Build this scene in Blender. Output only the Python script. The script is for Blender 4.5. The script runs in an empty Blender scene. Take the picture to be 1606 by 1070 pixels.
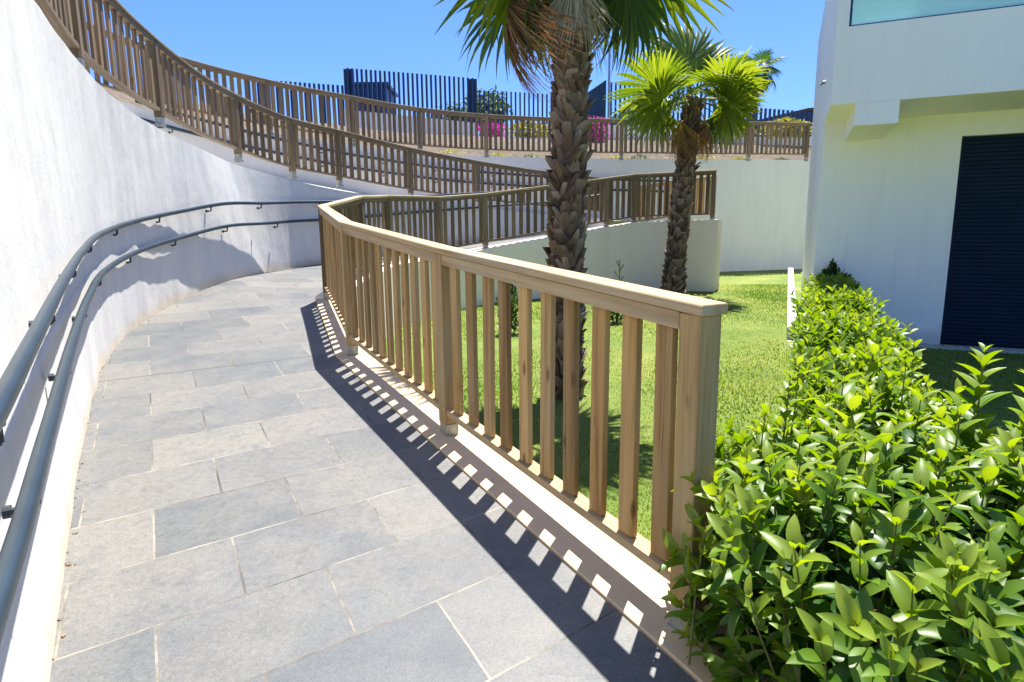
import bpy, math, random
import numpy as np
from mathutils import Vector, Matrix, noise as mn
random.seed(7); RNG = np.random.default_rng(7)
D = bpy.data; S = bpy.context.scene; COL = S.collection
R = math.radians

# ------------------------------------------------------------------ helpers
class MB:
    """collects vertices and faces, builds ONE mesh object"""
    def __init__(s): s.v = []; s.f = []; s.uv = []
    def add(s, vs, fs, uvs=None):
        n = len(s.v); s.v += [tuple(p) for p in vs]
        for i, f in enumerate(fs):
            s.f.append(tuple(n + k for k in f))
            s.uv.append(uvs[i] if uvs else [(0.0, 0.0)] * len(f))
    def box(s, c, h, ax=(1, 0, 0), ay=(0, 1, 0), az=(0, 0, 1)):
        c = Vector(c); X, Y, Z = Vector(ax) * h[0], Vector(ay) * h[1], Vector(az) * h[2]
        vs = [c + X * i + Y * j + Z * k for k in (-1, 1) for j in (-1, 1) for i in (-1, 1)]
        s.add(vs, [(0, 2, 3, 1), (4, 5, 7, 6), (0, 1, 5, 4), (2, 6, 7, 3), (0, 4, 6, 2), (1, 3, 7, 5)])
    def lo_hi(s, a, b): s.box([(a[i] + b[i]) / 2 for i in range(3)], [(b[i] - a[i]) / 2 for i in range(3)])
    def tube(s, pts, rad, n=10, cap=True):
        pts = [Vector(p) for p in pts]; m = len(pts)
        rads = rad if isinstance(rad, (list, tuple)) else [rad] * m
        vs = []; L = 0
        for i, p in enumerate(pts):
            t = (pts[min(i + 1, m - 1)] - pts[max(i - 1, 0)]).normalized()
            a = t.cross(Vector((0, 0, 1)))
            if a.length < 1e-3: a = Vector((1, 0, 0))
            a.normalize(); b = a.cross(t)
            vs += [p + (a * math.cos(2 * math.pi * k / n) + b * math.sin(2 * math.pi * k / n)) * rads[i] for k in range(n)]
        fs = []; uv = []
        for i in range(m - 1):
            L2 = L + (pts[i + 1] - pts[i]).length
            for k in range(n):
                fs.append((i * n + k, i * n + (k + 1) % n, (i + 1) * n + (k + 1) % n, (i + 1) * n + k))
                uv.append([(L, k / n), (L, (k + 1) / n), (L2, (k + 1) / n), (L2, k / n)])
            L = L2
        if cap:
            fs += [tuple(range(n))[::-1], tuple((m - 1) * n + k for k in range(n))]; uv += [[(0, 0)] * n] * 2
        s.add(vs, fs, uv)
    def sweep(s, pts, prof, cap=True):
        """prof: closed list of (offset to the right of travel, dz); profile kept upright"""
        m = len(pts); n = len(prof); vs = []; P = [Vector(p) for p in pts]
        for i, p in enumerate(P):
            a = (P[i] - P[i - 1]) if i else (P[1] - P[0]); b = (P[i + 1] - P[i]) if i < m - 1 else a
            a = Vector((a.x, a.y, 0)).normalized(); b = Vector((b.x, b.y, 0)).normalized()
            t = (a + b).normalized(); r = Vector((t.y, -t.x, 0)) / max(0.4, t.dot(a))
            for o, z in prof: vs.append(p + r * o + Vector((0, 0, z)))
        per = [0]
        for k in range(n):
            q, w = prof[k], prof[(k + 1) % n]; per.append(per[-1] + math.hypot(q[0] - w[0], q[1] - w[1]))
        fs = []; uv = []; L = 0
        for i in range(m - 1):
            L2 = L + (P[i + 1] - P[i]).length
            for k in range(n):
                k2 = (k + 1) % n
                fs.append((i * n + k, (i + 1) * n + k, (i + 1) * n + k2, i * n + k2))
                uv.append([(L, per[k]), (L2, per[k]), (L2, per[k + 1]), (L, per[k + 1])])
            L = L2
        if cap:
            fs += [tuple(range(n)), tuple((m - 1) * n + k for k in range(n))[::-1]]
            uv += [[(0.0, q[0]) for q in prof], [(0.0, q[0]) for q in prof][::-1]]
        s.add(vs, fs, uv)
    def mesh(s, name, mat, smooth=False):
        me = D.meshes.new(name); me.from_pydata(s.v, [], s.f)
        uvl = me.uv_layers.new(name='UVMap'); flat = [c for f in s.uv for q in f for c in q]
        uvl.data.foreach_set('uv', flat)
        me.materials.append(mat)
        if smooth: me.polygons.foreach_set('use_smooth', [True] * len(me.polygons))
        me.update(); return me
    def build(s, name, mat, parent=None, smooth=False, bevel=0):
        return link(name, s.mesh(name, mat, smooth), parent, bevel)

def link(name, me, parent=None, bevel=0):
    o = D.objects.new(name, me); COL.objects.link(o)
    if parent is not None: o.parent = parent
    if bevel:
        b = o.modifiers.new('bevel', 'BEVEL'); b.width = bevel; b.segments = 2; b.limit_method = 'ANGLE'; b.angle_limit = R(40)
    return o
def tag(o, label=None, cat=None, group=None, kind=None):
    if label: o['label'] = label
    if cat: o['category'] = cat
    if group: o['group'] = group
    if kind: o['kind'] = kind
    return o
def empty(name, loc=(0, 0, 0), rz=0):
    o = D.objects.new(name, None); COL.objects.link(o); o.location = loc; o.rotation_euler = (0, 0, rz); o.empty_display_size = .2; return o
def spline(ctrl, n=8, corners=()):
    """Catmull-Rom; returns points, ctrl i sits at index i*n"""
    c = [np.array(p, float) for p in ctrl]; c = [2 * c[0] - c[1]] + c + [2 * c[-1] - c[-2]]; out = []
    for i in range(1, len(c) - 2):
        p0, p1, p2, p3 = c[i - 1], c[i], c[i + 1], c[i + 2]
        # centripetal-ish: limit tangents by segment lengths
        d1 = np.linalg.norm((p2 - p1)[:2]); d0 = np.linalg.norm((p1 - p0)[:2]); d2 = np.linalg.norm((p3 - p2)[:2])
        m1 = ((p1 - p0) / d0 * d1 + (p2 - p1) / d1 * d0) / (d0 + d1) * d1
        m2 = ((p2 - p1) / d1 * d2 + (p3 - p2) / d2 * d1) / (d1 + d2) * d1
        if i - 1 in corners: m1 = p2 - p1
        if i in corners: m2 = p2 - p1
        for k in range(n):
            t = k / n; t2 = t * t; t3 = t2 * t
            out.append((2 * t3 - 3 * t2 + 1) * p1 + (t3 - 2 * t2 + t) * m1 + (-2 * t3 + 3 * t2) * p2 + (t3 - t2) * m2)
    out.append(c[-2]); return [Vector(p) for p in out]
def resample(pts, n):
    P = np.array([tuple(p) for p in pts]); d = np.r_[0, np.cumsum(np.linalg.norm(np.diff(P, axis=0), axis=1))]
    q = np.linspace(0, d[-1], n); return np.stack([np.interp(q, d, P[:, k]) for k in range(3)], 1)
def np_mesh(name, V, F, mat, attr=None, smooth=True):
    """V (n,3); F (m,k) all faces k-gons; attr: dict name -> per-vertex float"""
    me = D.meshes.new(name); k = F.shape[1]
    me.vertices.add(len(V)); me.vertices.foreach_set('co', V.astype(np.float32).ravel())
    me.loops.add(F.size); me.loops.foreach_set('vertex_index', F.astype(np.int32).ravel())
    me.polygons.add(len(F)); me.polygons.foreach_set('loop_start', np.arange(0, F.size, k, dtype=np.int32))
    me.polygons.foreach_set('use_smooth', np.full(len(F), smooth))
    me.materials.append(mat)
    for a, val in (attr or {}).items():
        at = me.attributes.new(a, 'FLOAT', 'POINT'); at.data.foreach_set('value', val.astype(np.float32))
    me.update(calc_edges=True); me.validate(); return me

# ------------------------------------------------------------------ node helpers / materials
def material(name):
    m = D.materials.new(name); m.use_nodes = True; nt = m.node_tree; nt.nodes.clear()
    out = nt.nodes.new('ShaderNodeOutputMaterial'); b = nt.nodes.new('ShaderNodeBsdfPrincipled')
    nt.links.new(b.outputs[0], out.inputs[0]); return m, nt, b, out
def N(nt, t, **kw):
    n = nt.nodes.new('ShaderNode' + t)
    for k, v in kw.items():
        if k in n.inputs: n.inputs[k].default_value = v
        else: setattr(n, k, v)
    return n
def L(nt, a, b): nt.links.new(a, b)
def ramp(nt, src, stops):
    r = N(nt, 'ValToRGB'); e = r.color_ramp.elements
    while len(e) < len(stops): e.new(0.5)
    for x, (p, c) in zip(e, stops): x.position = p; x.color = (*c, 1) if len(c) == 3 else c
    L(nt, src, r.inputs[0]); return r.outputs[0]
def mixc(nt, fac, a, b, mode='MIX'):
    m = N(nt, 'Mix', data_type='RGBA', blend_type=mode)
    for sock, v in ((m.inputs[0], fac), (m.inputs[6], a), (m.inputs[7], b)):
        if hasattr(v, 'links'): L(nt, v, sock)
        elif isinstance(v, (int, float)): sock.default_value = v
        else: sock.default_value = (*v, 1)
    return m.outputs[2]
def math_(nt, op, a, b=0.0, c=None):
    m = N(nt, 'Math', operation=op)
    for i, v in enumerate((a, b, c)):
        if v is None: continue
        if hasattr(v, 'links'): L(nt, v, m.inputs[i])
        else: m.inputs[i].default_value = v
    return m.outputs[0]
def noise_(nt, vec, scale, detail=4, rough=.55, dist=0.0):
    n = N(nt, 'TexNoise', Scale=scale, Detail=detail, Roughness=rough, Distortion=dist)
    if vec is not None: L(nt, vec, n.inputs['Vector'])
    return n
def mapped(nt, vec, scale=(1, 1, 1), loc=(0, 0, 0), rot=(0, 0, 0)):
    m = N(nt, 'Mapping', Scale=scale, Location=loc, Rotation=rot); L(nt, vec, m.inputs[0]); return m.outputs[0]
def bump(nt, b, h, strength=.3, dist=.01, normal=None):
    n = N(nt, 'Bump', Strength=strength, Distance=dist); L(nt, h, n.inputs['Height'])
    if normal: L(nt, normal, n.inputs['Normal'])
    L(nt, n.outputs[0], b.inputs['Normal']); return n.outputs[0]

def wood(name, dark, mid, light, grey, greyness=.35, along='Z'):
    m, nt, b, _ = material(name); tc = N(nt, 'TexCoord'); oi = N(nt, 'ObjectInfo')
    if along == 'UV':
        v = mapped(nt, tc.outputs['UV'], (1.1, 24, 1)); v2 = mapped(nt, tc.outputs['UV'], (2.5, 90, 1)); big = mapped(nt, tc.outputs['UV'], (.8, 3, 1))
    else:
        off = N(nt, 'VectorMath', operation='SCALE'); cx = N(nt, 'CombineXYZ'); cx.inputs[0].default_value = 13; cx.inputs[1].default_value = 7; cx.inputs[2].default_value = 31
        L(nt, cx.outputs[0], off.inputs[0]); L(nt, oi.outputs['Random'], off.inputs['Scale'])
        ad = N(nt, 'VectorMath', operation='ADD'); L(nt, tc.outputs['Object'], ad.inputs[0]); L(nt, off.outputs[0], ad.inputs[1])
        v = mapped(nt, ad.outputs[0], (26, 26, 1.3)); v2 = mapped(nt, ad.outputs[0], (90, 90, 2.5)); big = mapped(nt, ad.outputs[0], (5, 5, 1.2))
    n1 = noise_(nt, v, 1.0, 5, .6, .4); n2 = noise_(nt, v2, 1.0, 3, .6); n3 = noise_(nt, big, 1.0, 3, .5)
    c = ramp(nt, n1.outputs[0], [(.3, dark), (.5, mid), (.72, light)])
    c = mixc(nt, math_(nt, 'MULTIPLY', n2.outputs[0], .55), c, dark, 'MIX')
    g = N(nt, 'MapRange'); g.inputs[1].default_value = .42; g.inputs[2].default_value = .72; g.inputs[4].default_value = greyness
    L(nt, n3.outputs[0], g.inputs[0]); c = mixc(nt, g.outputs[0], c, grey)
    if along != 'UV':
        # per piece tone, plus a few knots
        t = N(nt, 'MapRange'); t.inputs[3].default_value = .6; t.inputs[4].default_value = 1.18; L(nt, oi.outputs['Random'], t.inputs[0])
        hs = N(nt, 'HueSaturation'); L(nt, t.outputs[0], hs.inputs['Value']); L(nt, c, hs.inputs['Color']); c = hs.outputs[0]
        vo = N(nt, 'TexVoronoi', Scale=1.0); L(nt, mapped(nt, ad.outputs[0], (9, 9, 3.2)), vo.inputs['Vector'])
        k = ramp(nt, vo.outputs['Distance'], [(.06, (1, 1, 1)), (.14, (0, 0, 0))])
        c = mixc(nt, math_(nt, 'MULTIPLY', k, .75), c, (dark[0] * .4, dark[1] * .35, dark[2] * .3))
    L(nt, c, b.inputs['Base Color']); b.inputs['Roughness'].default_value = .75
    vc = mapped(nt, tc.outputs['UV'], (.5, 55, 1)) if along == 'UV' else mapped(nt, ad.outputs[0], (48, 48, .7))
    ck = noise_(nt, vc, 1.0, 2, .5); cr = ramp(nt, ck.outputs[0], [(.66, (0, 0, 0)), (.71, (1, 1, 1))]); c = mixc(nt, math_(nt, 'MULTIPLY', cr, .6), c, tuple(x * .35 for x in dark))
    L(nt, c, b.inputs['Base Color'])
    h = math_(nt, 'SUBTRACT', math_(nt, 'ADD', n1.outputs[0], math_(nt, 'MULTIPLY', n2.outputs[0], .6)), cr); bump(nt, b, h, .5, .004); return m

M = {}
M['slat'] = wood('weathered_baluster_wood', (.22, .115, .032), (.50, .295, .095), (.63, .415, .165), (.50, .40, .235), .45)
M['post'] = wood('weathered_post_wood', (.23, .135, .045), (.49, .325, .135), (.62, .45, .215), (.36, .35, .225), .7)
M['rail'] = wood('bleached_rail_wood', (.25, .16, .07), (.47, .335, .17), (.57, .43, .245), (.48, .42, .31), .55, 'UV')
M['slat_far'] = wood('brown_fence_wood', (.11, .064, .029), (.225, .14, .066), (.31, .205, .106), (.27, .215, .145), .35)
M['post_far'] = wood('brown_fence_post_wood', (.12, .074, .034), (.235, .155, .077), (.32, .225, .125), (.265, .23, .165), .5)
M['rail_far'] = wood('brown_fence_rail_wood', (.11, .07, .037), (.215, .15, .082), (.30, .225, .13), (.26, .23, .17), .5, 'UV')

def plaster(name, col, streak, amount=.4, base_dirt=None, bscale=.25, warm=(.80, .76, .66), zdirt=False):
    m, nt, b, _ = material(name); tc = N(nt, 'TexCoord'); P = tc.outputs['Object']
    st = noise_(nt, mapped(nt, P, (7, 7, .8)), 1.0, 5, .62, .6); st2 = noise_(nt, mapped(nt, P, (2.2, 2.2, .9)), 1.0, 4, .6)
    fine = noise_(nt, P, 55, 4, .6); mid = noise_(nt, P, 5, 4, .55)
    f = math_(nt, 'MULTIPLY', ramp(nt, st.outputs[0], [(.42, (0, 0, 0)), (.68, (1, 1, 1))]), amount)
    c = mixc(nt, f, col, streak)
    f2 = math_(nt, 'MULTIPLY', ramp(nt, st2.outputs[0], [(.5, (0, 0, 0)), (.75, (1, 1, 1))]), amount * .7)
    c = mixc(nt, f2, c, warm)
    if base_dirt:
        uv = N(nt, 'SeparateXYZ'); L(nt, tc.outputs['UV'], uv.inputs[0])
        h = math_(nt, 'ADD', uv.outputs[1], math_(nt, 'MULTIPLY', math_(nt, 'SUBTRACT', mid.outputs[0], .5), .22))
        d = ramp(nt, h, [(.05, (1, 1, 1)), (.2, (0, 0, 0))])
        c = mixc(nt, math_(nt, 'MULTIPLY', d, .75), c, base_dirt)
    if zdirt:
        oz = N(nt, 'SeparateXYZ'); L(nt, P, oz.inputs[0]); h = math_(nt, 'ADD', oz.outputs[2], math_(nt, 'MULTIPLY', math_(nt, 'SUBTRACT', mid.outputs[0], .5), .35))
        c = mixc(nt, math_(nt, 'MULTIPLY', ramp(nt, h, [(.06, (1, 1, 1)), (.28, (0, 0, 0))]), .55), c, (.42, .39, .32))
        rs = noise_(nt, mapped(nt, P, (9, 9, .5)), 1.0, 4, .65); c = mixc(nt, math_(nt, 'MULTIPLY', ramp(nt, rs.outputs[0], [(.60, (0, 0, 0)), (.75, (1, 1, 1))]), .3), c, (.55, .53, .49))
    L(nt, c, b.inputs['Base Color']); b.inputs['Roughness'].default_value = .85
    h = math_(nt, 'ADD', math_(nt, 'MULTIPLY', fine.outputs[0], .25), math_(nt, 'ADD', math_(nt, 'MULTIPLY', st.outputs[0], 1.2), mid.outputs[0]))
    bump(nt, b, h, bscale, .012); return m
M['wall'] = plaster('rough_white_plaster', (.66, .648, .625), (.56, .552, .54), .6, (.62, .50, .32), .42)
M['wall_lawn'] = plaster('white_garden_wall_plaster', (.93, .81, .67), (.88, .76, .62), .3, None, .1)
M['wall_back'] = plaster('white_back_wall_plaster', (.68, .66, .62), (.59, .575, .545), .45, None, .1)
M['house'] = plaster('white_house_render', (.90, .865, .825), (.82, .79, .75), .4, None, .10, (.80, .77, .72), zdirt=True)
M['kerb'] = plaster('beige_kerb_mortar', (.60, .46, .30), (.50, .375, .23), .5, None, .15, (.64, .53, .38))

def tiles():
    m, nt, b, _ = material('slate_paving_slabs'); tc = N(nt, 'TexCoord'); P = tc.outputs['Object']
    sp = N(nt, 'SeparateXYZ'); L(nt, P, sp.inputs[0]); cx, cy, Rr = 9.57, 7.83, 12.0
    wob = noise_(nt, P, 3.5, 2, .5); wv = math_(nt, 'MULTIPLY', math_(nt, 'SUBTRACT', wob.outputs[0], .5), .012)
    x = math_(nt, 'SUBTRACT', sp.outputs[0], cx); y = math_(nt, 'SUBTRACT', sp.outputs[1], cy)
    r = math_(nt, 'SQRT', math_(nt, 'ADD', math_(nt, 'MULTIPLY', x, x), math_(nt, 'MULTIPLY', y, y)))
    ph = math_(nt, 'ARCTAN2', math_(nt, 'MULTIPLY', y, -1), math_(nt, 'MULTIPLY', x, -1))   # angle seen from the bend's centre
    ph0 = math.atan2(7.83 - 2.07, 9.57 + .95)
    u = math_(nt, 'ADD', math_(nt, 'ADD', math_(nt, 'MULTIPLY', sp.outputs[0], .873), math_(nt, 'MULTIPLY', sp.outputs[1], .495)), math_(nt, 'ADD', wv, .106))
    v = math_(nt, 'ADD', math_(nt, 'MULTIPLY', math_(nt, 'SUBTRACT', ph0, ph), Rr), wv)
    cb = N(nt, 'CombineXYZ'); L(nt, math_(nt, 'ADD', u, 57.0), cb.inputs[0]); L(nt, math_(nt, 'ADD', v, 42.0), cb.inputs[1])
    br = N(nt, 'TexBrick', offset=.5, squash=1.0)
    for k, val in (('Scale', 1.0), ('Mortar Size', .0048), ('Mortar Smooth', .25), ('Bias', 0.0), ('Brick Width', .57), ('Row Height', .42)): br.inputs[k].default_value = val
    br.inputs['Color1'].default_value = (0, 0, 0, 1); br.inputs['Color2'].default_value = (1, 1, 1, 1); br.inputs['Mortar'].default_value = (.5, .5, .5, 1)
    L(nt, cb.outputs[0], br.inputs['Vector'])
    c = ramp(nt, br.outputs['Color'], [(0, (.072, .081, .090)), (.3, (.110, .112, .112)), (.7, (.133, .131, .124)), (1, (.164, .159, .146))])
    n1 = noise_(nt, P, 3.0, 5, .6, .3); n2 = noise_(nt, P, 38, 4, .65); n3 = noise_(nt, P, 9, 4, .6, .5); n4 = noise_(nt, P, 150, 2, .6)
    c = mixc(nt, ramp(nt, n1.outputs[0], [(.35, (0, 0, 0)), (.7, (.75, .75, .75))]), c, (.148, .146, .138))
    c = mixc(nt, ramp(nt, n3.outputs[0], [(.5, (0, 0, 0)), (.72, (.5, .5, .5))]), c, (.08, .088, .098))
    n5 = noise_(nt, P, 1.3, 3, .5, .8); c = mixc(nt, .8, c, ramp(nt, n5.outputs[0], [(.35, (.84, .88, .94)), (.5, (1, 1, 1)), (.66, (1.1, 1.06, 1.0))]), 'MULTIPLY')
    c = mixc(nt, .55, c, ramp(nt, n2.outputs[0], [(.25, (.66, .66, .66)), (.5, (1, 1, 1)), (.75, (1.25, 1.24, 1.2))]), 'MULTIPLY')
    c = mixc(nt, .6, c, ramp(nt, n4.outputs[0], [(.3, (.6, .6, .6)), (.55, (1, 1, 1)), (.72, (1.3, 1.3, 1.3))]), 'MULTIPLY')
    gn = noise_(nt, P, 2.6, 5, .7); gr = ramp(nt, gn.outputs[0], [(.36, (.045, .043, .04)), (.47, (.11, .10, .083)), (.56, (.20, .182, .148)), (.68, (.28, .255, .205))])
    c = mixc(nt, br.outputs['Fac'], c, gr)
    cr = math_(nt, 'LESS_THAN', math_(nt, 'ABSOLUTE', math_(nt, 'SUBTRACT', v, 2.94)), .009); c = mixc(nt, math_(nt, 'MULTIPLY', cr, .85), c, (.05, .05, .05))
    L(nt, c, b.inputs['Base Color'])
    L(nt, ramp(nt, n2.outputs[0], [(.3, (.5, .5, .5)), (.7, (.72, .72, .72))]), b.inputs['Roughness'])
    h = math_(nt, 'SUBTRACT', math_(nt, 'ADD', math_(nt, 'MULTIPLY', n2.outputs[0], .35), math_(nt, 'ADD', math_(nt, 'MULTIPLY', n3.outputs[0], .5), math_(nt, 'MULTIPLY', n4.outputs[0], .12))), math_(nt, 'MULTIPLY', br.outputs['Fac'], .7))
    bump(nt, b, h, .4, .004); return m
M['tiles'] = tiles()

def simple(name, col, rough=.5, metal=0.0, var=.15, scale=12, bmp=.08, spec=None):
    m, nt, b, _ = material(name); tc = N(nt, 'TexCoord'); n = noise_(nt, tc.outputs['Object'], scale, 4, .6)
    lo = tuple(x * (1 - var) for x in col); hi = tuple(min(1, x * (1 + var)) for x in col)
    L(nt, ramp(nt, n.outputs[0], [(.3, lo), (.7, hi)]), b.inputs['Base Color'])
    b.inputs['Roughness'].default_value = rough; b.inputs['Metallic'].default_value = metal
    if bmp: bump(nt, b, n.outputs[0], bmp, .004)
    return m
M['rail_metal'] = simple('blue_grey_painted_steel', (.024, .040, .052), .36, .2, .18, 5, .03)
M['bracket'] = simple('dark_bracket_steel', (.05, .06, .07), .45, .6, .2, 20)
M['foot'] = simple('galvanised_post_shoe', (.30, .315, .28), .5, .55, .3, 25)
M['navy'] = simple('navy_painted_metal', (.012, .03, .12), .4, .1, .2, 6, .03)
M['navy_dark'] = simple('dark_teal_sheet_metal', (.008, .035, .075), .45, .1, .25, 3, .03)
M['shutter'] = simple('navy_roller_shutter', (.0004, .011, .032), .6, 0, .15, 4, .02); M['shutter'].node_tree.nodes['Principled BSDF'].inputs['Specular IOR Level'].default_value = .2
M['frame'] = simple('white_window_frame', (.7, .7, .7), .4)
M['concrete'] = simple('pale_concrete', (.50, .48, .44), .85, 0, .2, 14, .2)
M['soil'] = simple('dry_soil', (.10, .075, .05), .95, 0, .45, 7, .8)
M['stem'] = simple('green_brown_stem', (.13, .12, .04), .7, 0, .3, 30)
M['roof_tile'] = simple('brown_roof', (.10, .06, .045), .8, 0, .3, 10)

def glass():
    m, nt, b, out = material('tinted_balcony_glass')
    b.inputs['Base Color'].default_value = (.62, .86, .84, 1); b.inputs['Roughness'].default_value = .03
    t = N(nt, 'BsdfTransparent'); t.inputs[0].default_value = (.72, .93, .92, 1); mx = N(nt, 'MixShader'); mx.inputs[0].default_value = .32
    L(nt, t.outputs[0], mx.inputs[1]); L(nt, b.outputs[0], mx.inputs[2]); L(nt, mx.outputs[0], out.inputs[0]); return m
M['glass'] = glass()

def leaf(name, stops, trans=.45, rough=.35, attr='age', vein=False, spec=.5):
    m, nt, b, out = material(name); a = N(nt, 'Attribute', attribute_name=attr); tc = N(nt, 'TexCoord')
    n = noise_(nt, tc.outputs['Object'], 14, 2, .5)
    f = math_(nt, 'ADD', a.outputs['Fac'], math_(nt, 'MULTIPLY', math_(nt, 'SUBTRACT', n.outputs[0], .5), .35))
    c = ramp(nt, f, stops); L(nt, c, b.inputs['Base Color']); b.inputs['Roughness'].default_value = rough
    b.inputs['Specular IOR Level'].default_value = spec
    t = N(nt, 'BsdfTranslucent'); hs = N(nt, 'HueSaturation', Saturation=1.1, Value=1.5, Hue=.49); L(nt, c, hs.inputs['Color']); L(nt, hs.outputs[0], t.inputs[0])
    mx = N(nt, 'MixShader'); mx.inputs[0].default_value = trans; L(nt, b.outputs[0], mx.inputs[1]); L(nt, t.outputs[0], mx.inputs[2]); L(nt, mx.outputs[0], out.inputs[0]); return m
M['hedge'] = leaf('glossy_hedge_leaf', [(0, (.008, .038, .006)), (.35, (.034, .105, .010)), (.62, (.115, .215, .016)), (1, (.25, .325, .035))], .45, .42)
M['red_leaf'] = leaf('red_young_leaf', [(0, (.20, .05, .02)), (1, (.30, .12, .04))], .35)
M['dark_leaf'] = leaf('dark_shrub_leaf', [(0, (.02, .05, .012)), (1, (.06, .12, .025))], .3)
M['yellow_leaf'] = leaf('yellow_green_shrub_leaf', [(0, (.16, .17, .025)), (1, (.36, .33, .05))], .35, .5)
M['tree_leaf'] = leaf('tree_leaf', [(0, (.03, .065, .02)), (1, (.09, .15, .03))], .3, .5)
M['magenta'] = leaf('magenta_bract', [(0, (.42, .02, .22)), (1, (.62, .05, .38))], .35, .6)
M['palm'] = leaf('palm_frond_green', [(0, (.05, .095, .012)), (.5, (.115, .18, .018)), (1, (.23, .27, .035))], .5, .4, 'age')
M['palm_dark'] = leaf('palm_frond_deep_green', [(0, (.02, .055, .012)), (1, (.06, .13, .02))], .35, .4, 'age')
M['palm_dry'] = leaf('dead_palm_frond_grey', [(0, (.22, .18, .14)), (.5, (.42, .37, .31)), (1, (.62, .57, .50))], .25, .8, 'age', spec=.2)
M['palm_brown'] = leaf('dead_palm_frond_brown', [(0, (.10, .05, .022)), (.5, (.19, .105, .05)), (1, (.34, .21, .09))], .2, .8, 'age', spec=.2)
M['palm_yellow'] = leaf('yellowing_palm_frond', [(0, (.16, .09, .02)), (.5, (.36, .22, .03)), (1, (.45, .32, .05))], .35, .6, 'age')
M['bark'] = leaf('palm_boot_bark', [(0, (.065, .042, .028)), (.4, (.17, .115, .078)), (.75, (.26, .19, .135)), (1, (.36, .285, .215))], 0.0, .9, 'age', spec=.15)

def grass_ground():
    m, nt, b, _ = material('lawn_turf'); tc = N(nt, 'TexCoord'); P = tc.outputs['Object']
    n1 = noise_(nt, P, .9, 4, .6); n2 = noise_(nt, P, 70, 3, .7); n3 = noise_(nt, P, 5, 4, .6)
    c = ramp(nt, n1.outputs[0], [(.33, (.095, .165, .016)), (.52, (.155, .21, .026)), (.7, (.24, .25, .05))])
    c = mixc(nt, ramp(nt, n3.outputs[0], [(.5, (0, 0, 0)), (.75, (.55, .55, .55))]), c, (.20, .215, .055))
    c = mixc(nt, 1.0, c, ramp(nt, n2.outputs[0], [(.25, (.6, .62, .6)), (.5, (1, 1, 1)), (.75, (1.25, 1.22, 1.15))]), 'MULTIPLY')
    L(nt, c, b.inputs['Base Color']); b.inputs['Roughness'].default_value = .9; bump(nt, b, n2.outputs[0], .8, .03); return m
M['lawn'] = grass_ground()
M['grass'] = leaf('grass_blade', [(0, (.085, .175, .014)), (.5, (.155, .235, .024)), (1, (.28, .295, .06))], .45, .5)
M['litter'] = leaf('dry_leaf', [(0, (.10, .06, .03)), (1, (.24, .15, .08))], .1, .8)

# ------------------------------------------------------------------ world, sun, camera
SUN_AZ, SUN_EL = R(24), R(71.5)
w = D.worlds.new('World'); S.world = w; w.use_nodes = True; nt = w.node_tree
sky = nt.nodes.new('ShaderNodeTexSky'); sky.sky_type = 'NISHITA'; sky.sun_disc = False
sky.sun_elevation = SUN_EL; sky.sun_rotation = SUN_AZ; sky.air_density = 1.0; sky.dust_density = .35; sky.ozone_density = 2.2; sky.altitude = 50
bg = nt.nodes['Background']; bg.inputs[1].default_value = .11
tint = nt.nodes.new('ShaderNodeMix'); tint.data_type = 'RGBA'; tint.blend_type = 'MULTIPLY'; tint.inputs[0].default_value = 1; tint.inputs[7].default_value = (.33, .475, .79, 1)
nt.links.new(sky.outputs[0], tint.inputs[6]); nt.links.new(tint.outputs[2], bg.inputs[0])
sd = Vector((math.sin(SUN_AZ) * math.cos(SUN_EL), math.cos(SUN_AZ) * math.cos(SUN_EL), math.sin(SUN_EL)))
sl = D.lights.new('sun', 'SUN'); sl.energy = 4.9; sl.angle = R(.53); sl.color = (1, .955, .88)
so = D.objects.new('sun', sl); COL.objects.link(so); so.rotation_euler = sd.to_track_quat('Z', 'Y').to_euler(); so.location = (0, 0, 30)
cam = D.cameras.new('camera'); co = D.objects.new('camera', cam); COL.objects.link(co); S.camera = co
cam.sensor_width = 36; cam.lens = 36 * 980 / 1606; cam.clip_start = .05; cam.clip_end = 3000
p = math.atan((535 - 368) / 980); r_ = R(.5)
F = Vector((0, math.cos(p), -math.sin(p))); U0 = Vector((0, math.sin(p), math.cos(p))); R0 = Vector((1, 0, 0))
Rv = R0 * math.cos(r_) - U0 * math.sin(r_); Uv = U0 * math.cos(r_) + R0 * math.sin(r_)
co.matrix_world = Matrix((Rv, Uv, -F)).transposed().to_4x4()
S.view_settings.view_transform = 'Standard'; S.view_settings.look = 'None'; S.view_settings.exposure = 1.45; S.view_settings.gamma = 1
S.cycles.max_bounces = 8; S.cycles.diffuse_bounces = 5; S.cycles.transparent_max_bounces = 8
S.cycles.use_denoising = True

# ------------------------------------------------------------------ plan of the place (metres, camera at the origin)
def lawn_z(y): return -1.5 + .0364 * (min(max(y, -6), 19) - 6)
def ramp_plane(x, y): return .0356 * x + .1203 * y - 1.4893
F12 = [(.553, 1.816, -.195), (-.354, 3.353, -.06), (-1.279, 4.925, .113), (-2.092, 7.089, .339), (-1.934, 8.2, .507), (-1.843, 9.4, .588),
       (-1.226, 10.9, .653), (-.489, 12.0, .769), (2.02, 13.5, 1.162), (2.636, 13.7, 1.248), (2.958, 13.75, 1.263), (4.234, 13.4, 1.284)]
W_BASE = [(-.25, -1.6), (-.6, .25), (-1.05, 1.1), (-1.416, 1.707), (-2.128, 2.88), (-2.8, 4.03), (-3.318, 4.996), (-3.75, 6.2), (-3.93, 7.5),
          (-3.87, 8.6), (-3.72, 9.6), (-3.47, 10.25), (-3.08, 10.85), (-2.1, 12.0), (-.8, 13.45), (.85, 14.75), (2.3, 15.3)]
W_BZ = [None] * 9 + [-.585, -.535, -.49, -.455, -.33, -.17, -.0, .2]
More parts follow.
